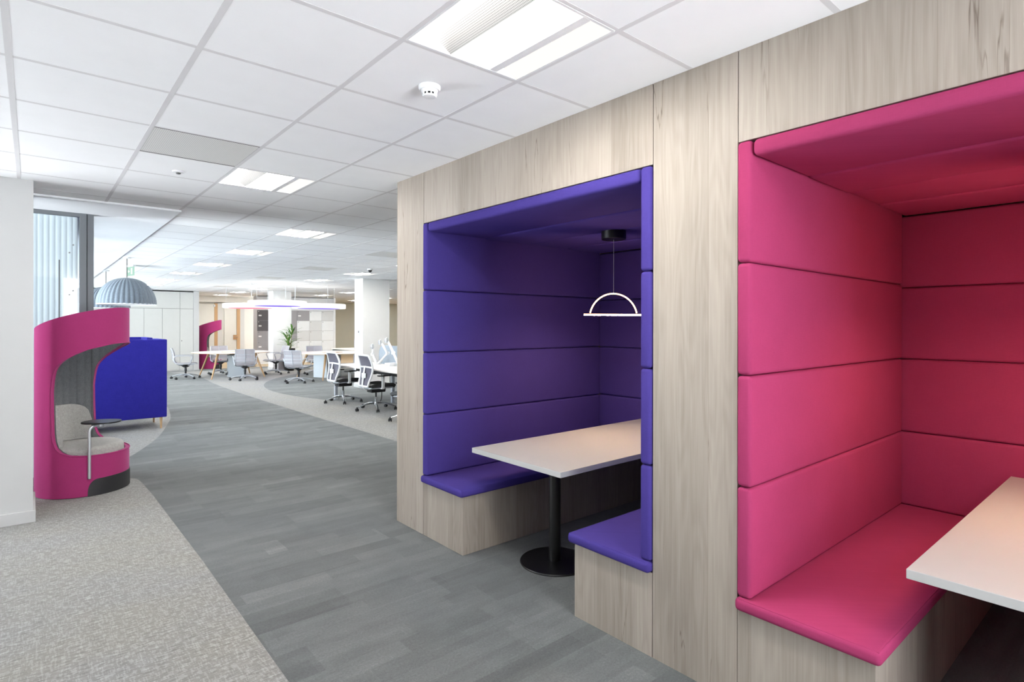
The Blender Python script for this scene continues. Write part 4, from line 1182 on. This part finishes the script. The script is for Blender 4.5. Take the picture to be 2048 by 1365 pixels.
# ------------------------------------------------------------------ potted palm and bin
root = empty('potted_palm', (6.66, 19.52, 0), 0, 'green potted palm in tall black tapered pot in front of the column', 'plant')
bm = NB()
def sq(h, z): return [(-h, -h, z), (h, -h, z), (h, h, z), (-h, h, z)]
prof = [(0.15, 0.0), (0.205, 0.25), (0.215, 0.5), (0.19, 0.74), (0.185, 0.76)]
lathe(bm, [(0, 0.002)] + prof + [(0.165, 0.76), (0.165, 0.70)], seg=40); finish(bm, 'pot', M['black'], root, 50)
bm = NB(); cyl(bm, (0, 0, 0.69), (0, 0, 0.71), 0.165, seg=32); finish(bm, 'soil', M['soil'], root)
rnd = random.Random(5)
tops = [(0.0, 0.0, 1.05), (-0.06, 0.05, 1.25), (0.07, -0.04, 1.40), (0.03, 0.06, 0.95)]
bm = NB()
for (x, y, z) in tops: tube(bm, [(x * 0.6, y * 0.6, 0.70), (x, y, z)], [0.016, 0.012], 8)
finish(bm, 'stem', M['cane'], root, 50)
bm = NB()
for (x, y, z) in tops:
    for k in range(20):
        az = rnd.uniform(0, 2 * PI); L = rnd.uniform(0.22, 0.40); el = rnd.uniform(0.25, 1.35); zz = z - rnd.uniform(0, 0.28)
        d = Vector((math.cos(az), math.sin(az), 0)); side = Vector((-d.y, d.x, 0)); rows = []
        for q in range(7):
            t_ = q / 6.0
            p = Vector((x, y, zz)) + d * (L * math.cos(el) * t_ * (1 + 0.3 * t_)) + Vector((0, 0, L * math.sin(el) * t_ - 0.20 * t_ * t_ * L))
            w = 0.020 * math.sin(PI * (0.08 + 0.92 * t_)) ** 0.8 + 0.0012
            rows.append([p - side * w, p + Vector((0, 0, -0.003)), p + side * w])
        sheet(bm, rows, 0.0012)
finish(bm, 'foliage', M['leaf'], root, 60)
root = empty('waste_bin', (6.50, 19.86, 0), 0, 'small grey bin between the column and the black palm pot', 'bin')
bm = NB(); box(bm, -0.12, 0.12, -0.10, 0.10, 0.002, 0.30, 0.01); finish(bm, 'bin_body', M['lk_mid'], root)
bm = NB(); box(bm, -0.125, 0.125, -0.105, 0.105, 0.30, 0.315, 0.004); finish(bm, 'bin_rim', M['lk_dark'], root)

# ------------------------------------------------------------------ daylight
w = bpy.data.worlds.new('World'); sc.world = w; w.use_nodes = True
nt = w.node_tree; nt.nodes.clear()
bg = nt.nodes.new('ShaderNodeBackground'); wo = nt.nodes.new('ShaderNodeOutputWorld')
# bright overcast sky; stronger lower half added to light the ceiling from below
tcw = nt.nodes.new('ShaderNodeTexCoord'); sx = nt.nodes.new('ShaderNodeSeparateXYZ'); mr = nt.nodes.new('ShaderNodeMapRange')
nt.links.new(tcw.outputs['Generated'], sx.inputs[0]); nt.links.new(sx.outputs[2], mr.inputs[0])
mr.inputs[1].default_value = -0.12; mr.inputs[2].default_value = 0.12; mr.inputs[3].default_value = LOWER_FILL; mr.inputs[4].default_value = SKY
bg.inputs[0].default_value = (0.90, 0.95, 1.0, 1.0)
nt.links.new(mr.outputs[0], bg.inputs[1])
nt.links.new(bg.outputs[0], wo.inputs[0])

# ------------------------------------------------------------------ camera
cam = bpy.data.cameras.new('camera'); co = bpy.data.objects.new('camera', cam); COL.objects.link(co)
cam.sensor_fit = 'HORIZONTAL'; cam.sensor_width = 36.0
cam.lens = 36.0 * 1134.12 / 2048.0
cam.shift_y = -(682.5 - 650.28) / 2048.0
cam.clip_start = 0.05; cam.clip_end = 200
co.matrix_world = Matrix.Translation((0, 0, 1.5642)) @ Matrix.Rotation(-0.7031, 4, 'Z') @ Matrix.Rotation(PI / 2, 4, 'X') @ Matrix.Rotation(0.001673, 4, 'Z')
sc.camera = co
